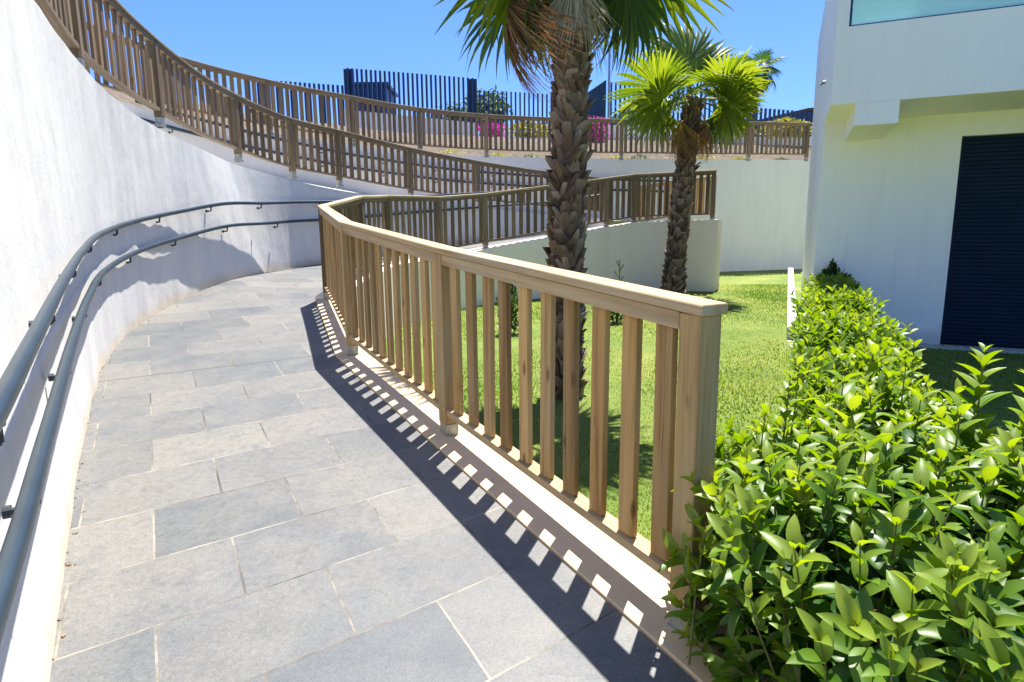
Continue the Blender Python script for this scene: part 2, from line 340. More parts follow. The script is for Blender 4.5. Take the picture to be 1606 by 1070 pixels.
W_BZ = [ramp_plane(*b) if z is None else z for b, z in zip(W_BASE, W_BZ)]
W_TOP = [(-.42, -1.6, 1.7), (-.77, .22, 1.6), (-1.2, 1.05, 1.53), (-1.55, 1.62, 1.50), (-2.22, 2.85, 1.43), (-2.80, 3.98, 1.38), (-3.27, 5.0, 1.343), (-3.65, 6.1, 1.26),
         (-3.905, 7.2, 1.2), (-3.95, 8.3, 1.11), (-3.935, 9.26, 1.025), (-3.515, 10.29, .895), (-2.98, 10.93, .78), (-1.93, 12.15, .68), (-.70, 13.52, .57), (.93, 14.83, .45), (2.35, 15.42, .35)]
F3 = [(-2.75, 3.75, 2.36), (-3.45, 5.3, 2.285), (-4.03, 7.52, 2.23), (-4.10, 9.76, 2.096), (-3.67, 10.86, 1.943), (-3.06, 11.5, 1.85), (-1.97, 12.65, 1.69), (-.715, 13.95, 1.573), (.984, 15.2, 1.44), (2.4, 15.75, 1.33)]
BW = [(-7.0, 4.0, 2.6), (-7.0, 6, 2.5), (-6.9, 7.8, 2.36), (-6.55, 9.4, 2.24), (-6.1, 10.6, 2.12), (-5.563, 11.6, 2.048), (-4.955, 12.4, 2.0), (-4.208, 13.2, 1.957), (-3.433, 13.9, 1.93),
      (-1.536, 15.8, 1.95), (.984, 16.8, 1.96), (4.745, 17.35, 1.95), (8.3, 18.15, 1.99), (10.5, 18.6, 2.0)]

# ------------------------------------------------------------------ wooden fences
def fence(label, ctrl, posts, counts, H, mats, maxb=100, sub=8, prof_cap=(.054, .034), corners=(), shade_mats=None, split=99):
    sm, pm, rm = mats; pts = spline(ctrl, sub, corners)
    root = empty('wooden_fence', (ctrl[posts[0]][0], ctrl[posts[0]][1], ctrl[posts[0]][2] - H))
    tag(root, label, 'fence')
    loc = root.location
    def rel(P): return [Vector(q) - loc for q in P]
    # cap along the whole run
    P = rel(pts); P[0] = P[0] + (P[0] - P[1]).normalized() * .055; P[-1] = P[-1] + (P[-1] - P[-2]).normalized() * .055
    cw, ch = prof_cap
    c = MB(); c.sweep(P, [(-cw, -ch), (cw, -ch), (cw, -.006), (cw - .006, 0), (-cw + .006, 0), (-cw, -.006)]); c.build('top_rail', rm, root, bevel=.004)
    # posts (one mesh, copied)
    pmb = MB(); pmb.lo_hi((-.043, -.043, .085), (.043, .043, H - ch - .002)); pme = pmb.mesh('post', pm); pme2 = pmb.mesh('post', shade_mats[1]) if shade_mats else pme
    fmb = MB(); fmb.lo_hi((-.04, -.04, -.03), (.04, .04, .083)); fmb.lo_hi((-.05, -.05, -.03), (.05, .05, .006)); fme = fmb.mesh('foot', M['foot'])
    def tang(i): a = pts[max(i - 1, 0)]; b = pts[min(i + 1, len(pts) - 1)]; return math.atan2(b.y - a.y, b.x - a.x)
    for i in posts:
        q = pts[i * sub]; o = link('post', pme if i < split else pme2, root, .005); o.location = Vector((q.x, q.y, q.z - H)) - loc; o.rotation_euler = (0, 0, tang(i * sub))
        f = link('foot', fme, o, .004)
    # bays
    bot = H - .175; sl = bot - ch - .057
    smb = MB(); smb.lo_hi((-.037, -.013, 0), (.037, .013, sl + .012)); sme1 = smb.mesh('baluster', sm); sme2 = smb.mesh('baluster', shade_mats[0]) if shade_mats else sme1
    nb = 0; extra = MB()
    for b in range(len(posts) - 1):
        sme = sme1 if b < split else sme2; rm = mats[2] if b < split else shade_mats[2]
        seg = pts[posts[b] * sub: posts[b + 1] * sub + 1]; A = np.array([tuple(v) for v in seg]); d = np.r_[0, np.cumsum(np.linalg.norm(np.diff(A[:, :2], axis=0), axis=1))]
        def at(t): return Vector([np.interp(t, d, A[:, k]) for k in range(3)])
        T0, T1 = .046, d[-1] - .046
        n = max(3, int((T1 - T0) / .22) + 1); ts = np.linspace(T0, T1, n)
        ln = rel([at(t) for t in ts])
        u = MB(); u.sweep(ln, [(-.040, -ch - .056), (.040, -ch - .056), (.040, -ch - .004), (-.040, -ch - .004)]); u.build('under_rail', rm, root)
        lo = MB(); lo.sweep(ln, [(-.034, -bot - .034), (.034, -bot - .034), (.034, -bot), (-.034, -bot)]); lo.build('bottom_rail', rm, root)
        k = counts[b]; sp = (T1 - T0) / k
        for j in range(k):
            t = T0 + sp * (j + .5) + random.uniform(-.006, .006); q = at(t); q2 = at(min(t + .02, d[-1])); q1 = at(max(t - .02, 0)); rz = math.atan2(q2.y - q1.y, q2.x - q1.x)
            z = q.z - bot + .001
            if nb < maxb:
                o = link('baluster', sme, root, .003); o.location = Vector((q.x, q.y, z)) - loc; o.rotation_euler = (random.uniform(-.006, .006), random.uniform(-.006, .006), rz)
            else:
                cx, sx = math.cos(rz), math.sin(rz)
                extra.box(Vector((q.x, q.y, z + sl / 2 + .006)) - loc, (.0325, .012, sl / 2 + .006), (cx, sx, 0), (-sx, cx, 0))
            nb += 1
    if extra.v: tag(extra.build('baluster_row', sm, root), kind='stuff')
    return root
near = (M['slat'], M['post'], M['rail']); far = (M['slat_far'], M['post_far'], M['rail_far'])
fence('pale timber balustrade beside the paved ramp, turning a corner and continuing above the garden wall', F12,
      list(range(12)), [10, 11, 14, 8, 5, 9, 6, 17, 4, 2, 9], 1.05, near, 120, corners=tuple(range(12)), shade_mats=far, split=3)  # bays past the corner take browner wood: their backlit shade put into the colour
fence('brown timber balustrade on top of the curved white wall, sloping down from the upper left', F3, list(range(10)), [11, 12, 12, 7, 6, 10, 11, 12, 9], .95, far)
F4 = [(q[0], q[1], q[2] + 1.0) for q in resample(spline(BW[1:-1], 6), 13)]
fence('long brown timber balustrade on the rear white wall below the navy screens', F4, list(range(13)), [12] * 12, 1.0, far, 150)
fence('short brown timber balustrade behind the smaller lawn palm, tight against the taller one', [(2.95, 15.2, 1.10), (3.75, 15.0, 1.21), (4.75, 15.0, 1.31)], [0, 1, 2], [5, 7], .98, (M['slat'], M['post'], M['rail']))

# ------------------------------------------------------------------ ground, ramp, kerb
g = MB(); xs = [-400, -60, -20, -8, -4, -2, 0, 1, 2, 3, 4, 5, 6, 8, 10, 14, 30, 80, 400]; ys = [-400, -60, -20, -6, -2, 0, 1, 2, 3, 4, 5, 6, 7, 8, 10, 12, 14, 16, 19, 30, 100, 700]
vs = [(x, y, lawn_z(y) + (.02 * mn.noise(Vector((x * .7, y * .7, 0))) if abs(x) < 15 and 0 < y < 19 else 0)) for y in ys for x in xs]; n = len(xs)
g.add(vs, [(j * n + i, j * n + i + 1, (j + 1) * n + i + 1, (j + 1) * n + i) for j in range(len(ys) - 1) for i in range(n - 1)])
tag(g.build('lawn', M['lawn'], smooth=True), kind='structure')

edge = spline([(2.5, -1.5, -1.58), (1.5, .2, -1.42)] + [(x, y, (ramp_plane(x, y))) for x, y, z in F12[:4]] + [(x, y, z - 1.02) for x, y, z in F12[4:]], 6, tuple(range(2, 12)))
wl = spline([(b[0], b[1], z) for b, z in zip(W_BASE, W_BZ)], 6)
def offset(pts, o):
    out = []
    for i, q in enumerate(pts):
        a = pts[max(i - 1, 0)]; b = pts[min(i + 1, len(pts) - 1)]; t = Vector((b.x - a.x, b.y - a.y, 0)).normalized(); out.append(q + Vector((t.y, -t.x, 0)) * o)
    return out
kl = [q + Vector((.006 * mn.noise(Vector((q.x * 9, q.y * 9, 1))), .006 * mn.noise(Vector((q.x * 9, q.y * 9, 5))), 0)) for q in offset([Vector(v) for v in resample(edge, 400)], -.142)]
A = resample(kl, 90); B = resample([q + Vector((0, 0, 0)) for q in offset(wl, -.05)], 90)
# pair the two edges by nearest station along the bend
nA = 90
pairs = [(0, 0), (8, 3), (14, 9), (24, 25), (36, 52), (42, 62), (50, 68), (62, 76), (89, 89)]
ia = np.array([a for a, _ in pairs]); ib = np.array([b for _, b in pairs]); q = np.linspace(0, 1, 120)
fa = np.interp(q, np.linspace(0, 1, len(ia)), ia); fb = np.interp(q, np.linspace(0, 1, len(ib)), ib)
ip = lambda X, f: np.stack([np.interp(f, np.arange(len(X)), X[:, k]) for k in range(3)], 1)
EA, EB = ip(A, fa), ip(B, fb); K = 8; vs = []
for a, b in zip(EA, EB):
    for k in range(K + 1):
        c = a + (b - a) * k / K
        vs.append(tuple(c))
pm = MB(); pm.add(vs, [(i * (K + 1) + k, (i + 1) * (K + 1) + k, (i + 1) * (K + 1) + k + 1, i * (K + 1) + k + 1)[::-1] for i in range(119) for k in range(K)])
# skirt on the kerb side so the joint reads as a dark gap
pm.add([tuple(a) for a in EA] + [(a[0], a[1], a[2] - .12) for a in EA], [(i, i + 1, 120 + i + 1, 120 + i) for i in range(119)])
path_o = tag(pm.build('ramp_path', M['tiles'], smooth=False), kind='structure')

ke = [q for q in edge]; s0 = 12   # kerb from a little before the first post to the corner
kp = ke[8:12 + 3 * 6 + 1]; kz = [Vector((v.x, v.y, v.z + .008)) for v in kp]
k = MB(); k.sweep(kz, [(-.132, -.5), (.16, -.5), (.16, -.004), (.156, 0), (-.128, 0), (-.132, -.004)]); tag(k.build('kerb', M['kerb']), kind='structure')

# ------------------------------------------------------------------ walls
def grid_wall(name, base, top, nh, nv, thick, mat, amp=0.0, label=None):
    """front face from base line to top line with the slight waviness of hand plaster; top and back faces close it"""
    b = resample(base, nh); t = resample(top, nh) if len(top) != len(base) else None
    if t is None:
        P = np.array([tuple(v) for v in base]); d = np.r_[0, np.cumsum(np.linalg.norm(np.diff(P, axis=0), axis=1))]; q = np.linspace(0, d[-1], nh)
        T = np.array([tuple(v) for v in top]); t = np.stack([np.interp(q, d, T[:, k]) for k in range(3)], 1)
    V = []; UV = []; dist = np.r_[0, np.cumsum(np.linalg.norm(np.diff(b, axis=0), axis=1))]
    for i in range(nh):
        tg = b[min(i + 1, nh - 1)] - b[max(i - 1, 0)]; nr = np.array([tg[1], -tg[0], 0]); nr /= np.linalg.norm(nr)
        for j in range(nv):
            f = j / (nv - 1); c = b[i] + (t[i] - b[i]) * f
            h = amp * (mn.noise(Vector((dist[i] * 2.1, c[2] * .55, 3))) + .5 * mn.noise(Vector((dist[i] * 5.3, c[2] * 1.6, 9)))) if amp else 0
            V.append(c + nr * h); UV.append((dist[i], f * (t[i][2] - b[i][2])))
    mb = MB(); fs = []; uv = []
    for i in range(nh - 1):
        for j in range(nv - 1):
            fs.append((i * nv + j, (i + 1) * nv + j, (i + 1) * nv + j + 1, i * nv + j + 1)); uv.append([UV[x] for x in fs[-1]])
    mb.add(V, fs, uv); nf = len(fs); W2 = []
    for i in range(nh):
        tg = b[min(i + 1, nh - 1)] - b[max(i - 1, 0)]; nr = np.array([tg[1], -tg[0], 0]); nr /= np.linalg.norm(nr)
        W2 += [V[i * nv + nv - 1], t[i] - nr * thick, b[i] - nr * thick, V[i * nv]]
    fs = [(i * 4 + k, (i + 1) * 4 + k, (i + 1) * 4 + k + 1, i * 4 + k + 1) for i in range(nh - 1) for k in range(3)] + [(3, 2, 1, 0), tuple((nh - 1) * 4 + k for k in range(4))]
    mb.add(W2, fs, [[(0, 9)] * 4] * len(fs)); o = mb.build(name, mat)
    o.data.polygons.foreach_set('use_smooth', [True] * nf + [False] * len(fs)); return o
wb = [v - Vector((0, 0, .06)) for v in wl]; wt = spline(W_TOP, 6)
tag(grid_wall('retaining_wall', wb, wt, 420, 26, .3, M['wall'], .011), 'tall curved white plaster wall with two handrails on the left of the ramp', 'wall')
# garden wall below the second run of the fence
gw = spline([(x, y, z - 1.01) for x, y, z in F12[3:]], 6, tuple(range(9))); gw = gw[:-1] + [gw[-1] + (gw[-1] - gw[-2]).normalized() * .12]
k = MB(); k.sweep([v + Vector((0, 0, .0)) for v in gw], [(-.15, -2.0), (.15, -2.0), (.15, -.006), (.144, 0), (-.144, 0), (-.15, -.006)])
e1 = gw[-1]
k2 = MB(); k.sweep([e1 + Vector((-.02, .152, 0)), e1 + Vector((.35, 1.9, 0))], [(-.12, -2.0), (.15, -2.0), (.15, -.004), (-.12, -.004)])
tag(k.build('garden_wall', M['wall_lawn']), 'low cream wall rising from the lawn under the timber fence, behind the palms', 'wall')
bwl = spline(BW, 6)
k = MB(); k.sweep(bwl, [(0, -5.0), (0, -.02), (.0, 0), (-.28, 0), (-.28, -5.0)])
tag(k.build('rear_wall', M['wall_back']), 'long white wall at the back of the lawn, reaching to the house', 'wall')
k = MB(); tl = resample(offset(wt, -.2), 60); bl = resample(bwl[:len(bwl) - 14], 60)
vs = []
for a, b in zip(tl, bl): vs += [(a[0], a[1], a[2] - .03), (b[0], b[1], a[2] - .03)]
k.add(vs, [(2 * i, 2 * i + 1, 2 * i + 3, 2 * i + 2)[::-1] for i in range(59)]); tag(k.build('upper_path', M['concrete']), kind='structure')
# terrace behind the rear wall: planted bank, then level ground
k = MB(); rows = [(.285, -.02), (.9, .28), (1.8, .62), (2.6, .86), (8, .98), (70, 1.0)]; vs = []
bk = resample(bwl, 70)
bkv = [Vector(v) for v in bk]
for o, z in rows:
    for v in offset(bkv, -o): vs.append((v.x, v.y, v.z + z + (.04 * mn.noise(Vector((v.x * 2, v.y * 2, 0))) if .3 < o < 4 else 0)))
k.add(vs, [(j * 70 + i, j * 70 + i + 1, (j + 1) * 70 + i + 1, (j + 1) * 70 + i) for j in range(len(rows) - 1) for i in range(69)])
tag(k.build('planted_bank', M['soil'], smooth=True), kind='structure')

# ------------------------------------------------------------------ handrails
def handrail(label, line, hs, side, rad, every, start=.6, group=None):
    """line: wall foot points; rail runs at heights hs above them, side metres off the wall (to the right of travel)"""
    P = [v + Vector((0, 0, hs)) for v in offset(line, side)]
    rt = empty('handrail', P[0]); tag(rt, label, 'handrail', group); rel = [v - P[0] for v in P]
    t = MB(); t.tube(rel, rad, 14); t.build('rail_tube', M['rail_metal'], rt, smooth=True)
    A = np.array([tuple(v) for v in P]); d = np.r_[0, np.cumsum(np.linalg.norm(np.diff(A, axis=0), axis=1))]
    Wl = np.array([tuple(v + Vector((0, 0, hs))) for v in line]); x = start
    me = None
    while x < d[-1] - .2:
        c = Vector([np.interp(x, d, A[:, k]) for k in range(3)]); wv = Vector([np.interp(x, d, Wl[:, k]) for k in range(3)])
        out = Vector((c.x - wv.x, c.y - wv.y, 0)); ln = side; an = math.atan2(out.y, out.x)
        if me is None:
            b = MB(); b.tube([(0, 0, -rad), (0, 0, -.062)], .009, 8); b.tube([(0, 0, -.06), (-.012, 0, -.068), (-ln - .0, 0, -.07)], .009, 8)
            b.tube([(-ln - .012, 0, -.07), (-ln + .006, 0, -.07)], .017, 12); b.lo_hi((-.014, -.01, -rad - .004), (.014, .01, -rad + .004)); me = b.mesh('bracket', M['bracket'])
        o = link('bracket', me, rt); o.location = c - P[0]; o.rotation_euler = (0, 0, an); x += every
wlb = [v for v in wl]
handrail('upper blue-grey tube handrail on the curved white wall', wlb[2:], 1.03, .06, .023, 1.28, 1.1)
handrail('lower blue-grey tube handrail on the curved white wall, beneath its twin', wlb[2:], .735, .06, .023, 1.28, 1.45)
bz = []; tz = np.array([tuple(v) for v in wt])
brl = [v for v in bwl[24:66]]
zz = np.interp(np.linspace(0, 1, len(brl)), [0, .25, .5, .75, 1], [1.22, 1.02, .82, .62, .42])
brl = [Vector((v.x, v.y, float(z))) for v, z in zip(brl, zz)]
handrail('upper of two dark tube handrails on the rear white wall, seen through the fence', brl, .95, .10, .028, 1.5)
handrail('lower of two dark tube handrails on the rear white wall, seen through the fence', brl, .68, .10, .028, 1.5)

# ------------------------------------------------------------------ house
house = empty('house', (4.068, 8.439, -1.45), math.atan2(-1, 2.31))
tag(house, 'white rendered house with navy roller shutter and glazed balcony beside the hedge', 'building')
def hb(name, mat, boxes, bevel=0):
    k = MB()
    for a, b in boxes: k.lo_hi(a, b)
    return k.build(name, mat, house, bevel=bevel)
X1 = 8.5
hb('wall', M['house'], [((.12, 0, -.4), (1.51, .25, 2.84)), ((1.51, 0, 2.575), (4.2, .25, 2.84)), ((4.2, 0, -.4), (X1, .25, 2.84))])
sw = MB()   # side wall: full height, stops short of the ground in front of the facade
sw.lo_hi((0, 0, -.4), (.12, 5.4, 2.84)); sw.lo_hi((0, -1.25, 2.84), (.12, 5.4, 5.2)); sw.build('side_wall', M['house'], house)
hb('rear_wall', M['house'], [((.12, 5.15, -.4), (X1, 5.4, 5.2))])
hb('balcony', M['house'], [((.12, -1.25, 2.84), (X1, 2.2, 3.02)), ((.12, -1.25, 3.02), (X1, -1.07, 3.64))])
hb('beam', M['house'], [((.245, -1.25, 2.6), (.665, -.002, 2.838))])
hb('roof', M['house'], [((.75, -1.25, 6.9), (X1, 5.4, 7.15))])  # unseen overhang, added and raised to throw shade on balcony and lawn
hb('upper_wall', M['house'], [((.12, 2.0, 3.02), (2.6, 2.2, 6.9)), ((5.2, 2.0, 3.02), (X1, 2.2, 6.9)), ((2.6, 2.0, 5.4), (5.2, 2.2, 6.9))])
uf = hb('balcony_door', M['navy_dark'], [((2.66, 2.06, 3.03), (5.14, 2.1, 5.34))])
k = MB()
for a, b in [((2.6, 2.0, 3.02), (2.66, 2.12, 5.4)), ((5.14, 2.0, 3.02), (5.2, 2.12, 5.4)), ((2.66, 2.0, 5.34), (5.14, 2.12, 5.4)), ((3.87, 2.02, 3.03), (3.93, 2.1, 5.34))]: k.lo_hi(a, b)
k.build('door_frame', M['frame'], uf)
gl = empty('glass_balustrade', (0, 0, 0)); gl.parent = house
k = MB(); xg = .13
while xg < X1 - .5:
    k.lo_hi((xg + .02, -1.166, 3.66), (min(xg + 1.9, X1), -1.154, 4.55)); xg += 1.92
k.build('glass_pane', M['glass'], gl)
k = MB(); k.lo_hi((.122, -1.18, 3.642), (X1, -1.14, 3.67)); k.lo_hi((.122, -1.18, 3.67), (.148, -1.14, 4.6)); k.build('glazing_channel', M['navy'], gl)
# roller shutter: ribbed
k = MB(); z = -.02; rib = []
while z < 2.57:
    rib += [(.092, z), (.085, z + .006), (.085, z + .04), (.092, z + .046)]; z += .049
vs = [(x, y, min(zz_, 2.574)) for x in (1.512, 4.198) for y, zz_ in rib]; nn = len(rib)
k.add(vs, [(i, nn + i, nn + i + 1, i + 1) for i in range(nn - 1)]); sh = k.build('roller_shutter', M['shutter'], house)
for xa in (1.512, 4.16): k = MB(); k.lo_hi((xa, .04, 0), (xa + .038, .1, 2.574)); k.build('guide_rail', M['shutter'], sh)
hb('plinth', M['concrete'], [((.95, -.28, -.4), (X1, -.003, .02))])
k = MB(); k.tube([(-.03, .55, 3.45), (.0, .55, 3.45)], .025, 10); k.tube([(-.028, .55, 3.45), (-.06, .55, 3.42)], .015, 8); k.build('drain_spout', M['foot'], house)
k = MB(); k.tube([(2.6 - 1.9, -.012, .5), (2.6 - 1.9, .01, .5)], .03, 12); k.build('wall_socket', M['concrete'], house)
# sunlit edging strip beside the house
k = MB(); k.sweep([Vector((3.70, 8.15, -1.24)), Vector((7.45, 16.75, -.94))], [(-.06, -.5), (.06, -.5), (.06, 0), (-.06, 0)])
tag(k.build('edging_wall', M['house']), 'low narrow white edging wall running beside the house at the far end of the hedge', 'wall')

# ------------------------------------------------------------------ leaves
def leaf_template(rows=5, width=.36, fold=.18, droop=.25):
    """unit leaf along +x, upper side +z"""
    V = []; xs = np.linspace(0, 1, rows)
    prof = np.sin(np.clip(xs, 0, 1) ** .9 * math.pi) ** .62
    prof[0] = .07; prof[-1] = .03
    for x, wd in zip(xs, prof):
        for s in (-1, 0, 1): V.append((x, s * wd * width / 2, (abs(s) * wd * fold * width) - droop * x * x))
    Fq = []
    for i in range(rows - 1):
        for k in (0, 1): a = i * 3 + k; Fq.append((a, a + 3, a + 4, a + 1))
    return np.array(V), np.array(Fq)
def place_leaves(pos, dirs, ups, size, tmpl, age):
    """vectorised copies of the leaf template"""
    TV, TF = tmpl; n = len(pos); x = dirs / np.linalg.norm(dirs, axis=1, keepdims=True)
    y = np.cross(ups, x); y /= np.maximum(np.linalg.norm(y, axis=1, keepdims=True), 1e-6); z = np.cross(x, y)
    V = pos[:, None, :] + size[:, None, None] * (TV[None, :, 0, None] * x[:, None] + TV[None, :, 1, None] * y[:, None] + TV[None, :, 2, None] * z[:, None])
    Fc = TF[None] + (np.arange(n) * len(TV))[:, None, None]
    return V.reshape(-1, 3), Fc.reshape(-1, TF.shape[1]), np.repeat(age, len(TV))
def rnd_dir(n):
    v = RNG.normal(size=(n, 3)); return v / np.linalg.norm(v, axis=1, keepdims=True)
def merge(parts):
    V = []; Fs = []; A = []; o = 0
    for v, f, a in parts: V.append(v); Fs.append(f + o); A.append(a); o += len(v)
    return np.concatenate(V), np.concatenate(Fs), np.concatenate(A)

def shoots(base, tip, nodes, lsize, tmpl, age_lo, age_hi, stems, srad=.003, spread=.75):
    """upright shoots with opposite leaf pairs; base, tip (n,3)"""
    parts = []
    for b, t in zip(base, tip):
        d = t - b; ln = np.linalg.norm(d); d = d / ln
        side = np.cross(d, rnd_dir(1)[0]); side /= np.linalg.norm(side); s2 = np.cross(d, side)
        k = max(3, int(nodes * RNG.uniform(.8, 1.2))); pos = []; dr = []; up = []; sz = []; ag = []
        ls = lsize * RNG.uniform(.6, 1.3); al = RNG.uniform(age_lo - .12, age_lo + .12); ah = RNG.uniform(age_hi - .25, age_hi + .12)
        for i in range(k):
            f = .25 + .75 * (i + .5) / k; a = i * 1.57 + RNG.uniform(-.3, .3); c = side * math.cos(a) + s2 * math.sin(a)
            lift = .35 + 1.5 * f ** 1.6
            for sg in (1, -1):
                q = c * sg * spread + d * lift + RNG.normal(size=3) * .16
                pos.append(b + d * ln * f); dr.append(q); up.append(d + c * -sg * .2 + RNG.normal(size=3) * .12)
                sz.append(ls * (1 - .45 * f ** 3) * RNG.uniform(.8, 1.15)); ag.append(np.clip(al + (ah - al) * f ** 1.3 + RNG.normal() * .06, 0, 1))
        parts.append(place_leaves(np.array(pos), np.array(dr), np.array(up), np.array(sz), tmpl, np.array(ag)))
        if stems is not None: stems.tube([b, b + d * ln * .55 + side * .006, t], [srad, srad * .8, srad * .4], 5, False)
    return parts

# hedge: a clipped row beside the house that ends as a bushy clump at the photographer's feet
hA, hB = np.array([4.03, 7.95]), np.array([1.44, 2.45]); hd = (hB - hA) / np.linalg.norm(hB - hA); hn = np.array([-hd[1], hd[0]])
hedge = empty('hedge', (2.5, 5, lawn_z(5))); tag(hedge, 'bright green leafy hedge running from the house to the fence end post', 'hedge'); hl = np.array(hedge.location)
st = MB(); parts = []; T5 = leaf_template(6, .42, .26, .30); T4 = leaf_template(5, .44, .22, .24); T6 = leaf_template(8, .42, .30, .42)
Lh = np.linalg.norm(hB - hA)
def hedge_pt(s, lat, z): c = hA + hd * s + hn * lat; return np.stack([c[..., 0] if c.ndim > 1 else c[0], c[..., 1] if c.ndim > 1 else c[1], z], -1)
def htop(s, lat): return -.67 + .02 * (1 - s / 6.1) + .05 * math.sin(s * 3.1) + .05 * math.sin(s * 7.3 + lat * 5) - .03 * abs(lat) / .3
nS = 1900; bs = []; tp = []
for i in range(nS):
    s = Lh * RNG.uniform(0, 1) ** .9; hw = .23 + .04 * s / Lh; lat = RNG.uniform(-hw, hw)
    z = htop(s, lat); side = RNG.random()
    c = hA + hd * s + hn * lat
    if side < .62:   # top shoots
        b = np.array([c[0], c[1], z - .2]); t = np.array([c[0], c[1], z + abs(RNG.normal()) * .045 + .01]) + np.r_[RNG.normal(size=2) * .05, 0]
    else:            # side shoots
        sg = 1 if RNG.random() < .45 else -1; zz_ = RNG.uniform(lawn_z(c[1]) + .08, z); c = hA + hd * s + hn * sg * hw * .7
        b = np.array([c[0], c[1], zz_ - .1]); t = b + np.array([hn[0] * sg * .07, hn[1] * sg * .07, .15]) + RNG.normal(size=3) * .03
    bs.append(b); tp.append(t)
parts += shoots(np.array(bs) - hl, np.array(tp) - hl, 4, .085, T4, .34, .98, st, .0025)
# near clump
cc = np.array([1.32, 1.62])
def clump(n, rlo, rhi):
    out = []
    while len(out) < n:
        a = RNG.uniform(0, 2 * math.pi); rr = math.sqrt(RNG.uniform(rlo, rhi)); out.append((cc[0] + .72 * rr * math.cos(a), cc[1] + .78 * rr * math.sin(a), rr))
    return out
bs = []; tp = []
for x, y, rr in clump(360, 0, 1):
    z = -.66 - .16 * rr ** 4 + RNG.normal() * .05
    if y < 1.05: z -= (1.05 - y) * 1.3
    out = np.array([x - cc[0], y - cc[1]]) * .12 * rr; ln = RNG.uniform(.22, .36)
    bs.append((x, y, z - ln)); tp.append((x + out[0] + RNG.normal() * .03, y + out[1] + RNG.normal() * .03, z))
for i in range(230):   # flanks, leaning outward, down to the ground
    a = RNG.uniform(0, 2 * math.pi); x, y = cc[0] + .66 * math.cos(a), cc[1] + .72 * math.sin(a); z = RNG.uniform(-1.6, -.85)
    bs.append((x, y, z)); tp.append((x + .13 * math.cos(a) + RNG.normal() * .04, y + .13 * math.sin(a) + RNG.normal() * .04, z + RNG.uniform(.1, .24)))
parts += shoots(np.array(bs) - hl, np.array(tp) - hl, 5, .096, T6, .22, 1.0, st, .0035)
# tall loose shoots standing above the clump
tall = [(.98, 2.15, -.50), (1.08, 2.3, -.47), (.86, 2.05, -.58), (1.2, 2.2, -.50), (1.45, 2.25, -.46), (1.62, 2.1, -.44), (1.75, 2.05, -.40), (1.55, 1.8, -.44), (1.3, 1.75, -.50), (.70, 1.80, -.70),
        (.54, 1.64, -.80), (1.1, 1.95, -.54), (1.85, 2.4, -.44), (1.9, 2.9, -.52), (1.65, 2.8, -.53), (.95, 1.75, -.58), (.82, 1.7, -.66), (1.15, 1.6, -.58), (1.4, 1.45, -.56), (1.62, 1.5, -.48), (.78, 1.45, -.82), (1.0, 1.35, -.74), (1.25, 1.25, -.72), (1.45, 1.2, -.68), (.66, 1.35, -1.0)]
bs = np.array([(x - .04, y - .03, z - .42) for x, y, z in tall]); tp = np.array(tall)
parts += shoots(bs - hl, tp - hl, 6, .108, T6, .45, 1.05, st, .004)
# older inner leaves that close the mass
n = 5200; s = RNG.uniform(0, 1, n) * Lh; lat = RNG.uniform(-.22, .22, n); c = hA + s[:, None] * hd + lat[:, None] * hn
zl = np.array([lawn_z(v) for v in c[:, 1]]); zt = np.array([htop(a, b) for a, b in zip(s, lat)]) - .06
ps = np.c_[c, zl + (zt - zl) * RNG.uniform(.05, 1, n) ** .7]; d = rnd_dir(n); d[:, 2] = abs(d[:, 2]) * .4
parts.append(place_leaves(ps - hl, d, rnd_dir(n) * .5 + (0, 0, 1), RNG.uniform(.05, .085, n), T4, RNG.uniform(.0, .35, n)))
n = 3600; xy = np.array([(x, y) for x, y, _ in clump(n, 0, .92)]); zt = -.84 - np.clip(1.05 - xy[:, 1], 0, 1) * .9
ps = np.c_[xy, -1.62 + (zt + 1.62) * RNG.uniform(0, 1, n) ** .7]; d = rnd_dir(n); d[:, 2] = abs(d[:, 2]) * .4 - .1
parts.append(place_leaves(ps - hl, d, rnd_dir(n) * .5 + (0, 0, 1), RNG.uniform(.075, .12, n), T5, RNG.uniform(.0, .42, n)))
V, Fq, Ag = merge(parts); link('foliage', np_mesh('foliage', V, Fq, M['hedge'], {'age': Ag}), hedge)
for i in range(60):   # woody stems inside
    x, y, _ = clump(1, 0, .5)[0]; st.tube([Vector((x, y, -1.7)) - hedge.location, Vector((x + RNG.normal() * .08, y + RNG.normal() * .08, -1.2)) - hedge.location, Vector((x + RNG.normal() * .14, y + RNG.normal() * .14, -.85)) - hedge.location], [.012, .008, .004], 6, False)
st.build('stems', M['stem'], hedge, smooth=True)
n = 150; ps = np.concatenate([np.array([(x, y, RNG.uniform(-1.5, -.72)) for x, y, _ in clump(70, .3, 1.05)]), np.c_[(lambda ss, ll: hA + ss[:, None] * hd + ll[:, None] * hn)(RNG.uniform(0, Lh, 80), RNG.uniform(-.27, .27, 80)), RNG.uniform(-1.3, -.7, 80)]])
V, Fq, Ag = place_leaves(ps - hl, rnd_dir(n), rnd_dir(n) + (0, 0, .6), RNG.uniform(.04, .09, n), T5, RNG.uniform(0, 1, n)); link('withered_leaves', np_mesh('withered_leaves', V, Fq, M['litter'], {'age': Ag}), hedge)
rp = []
for x, y, z in [(.80, 1.28, -.84), (1.5, 1.5, -.60), (2.3, 4.4, -.72), (1.25, 1.1, -.82)]:
    rp += shoots(np.array([[x, y, z - .12]]) - hl, np.array([[x, y + .01, z]]) - hl, 3, .045, T6, .2, .8, None)
V, Fq, Ag = merge(rp); link('young_red_leaves', np_mesh('young_red_leaves', V, Fq, M['red_leaf'], {'age': Ag}), hedge)

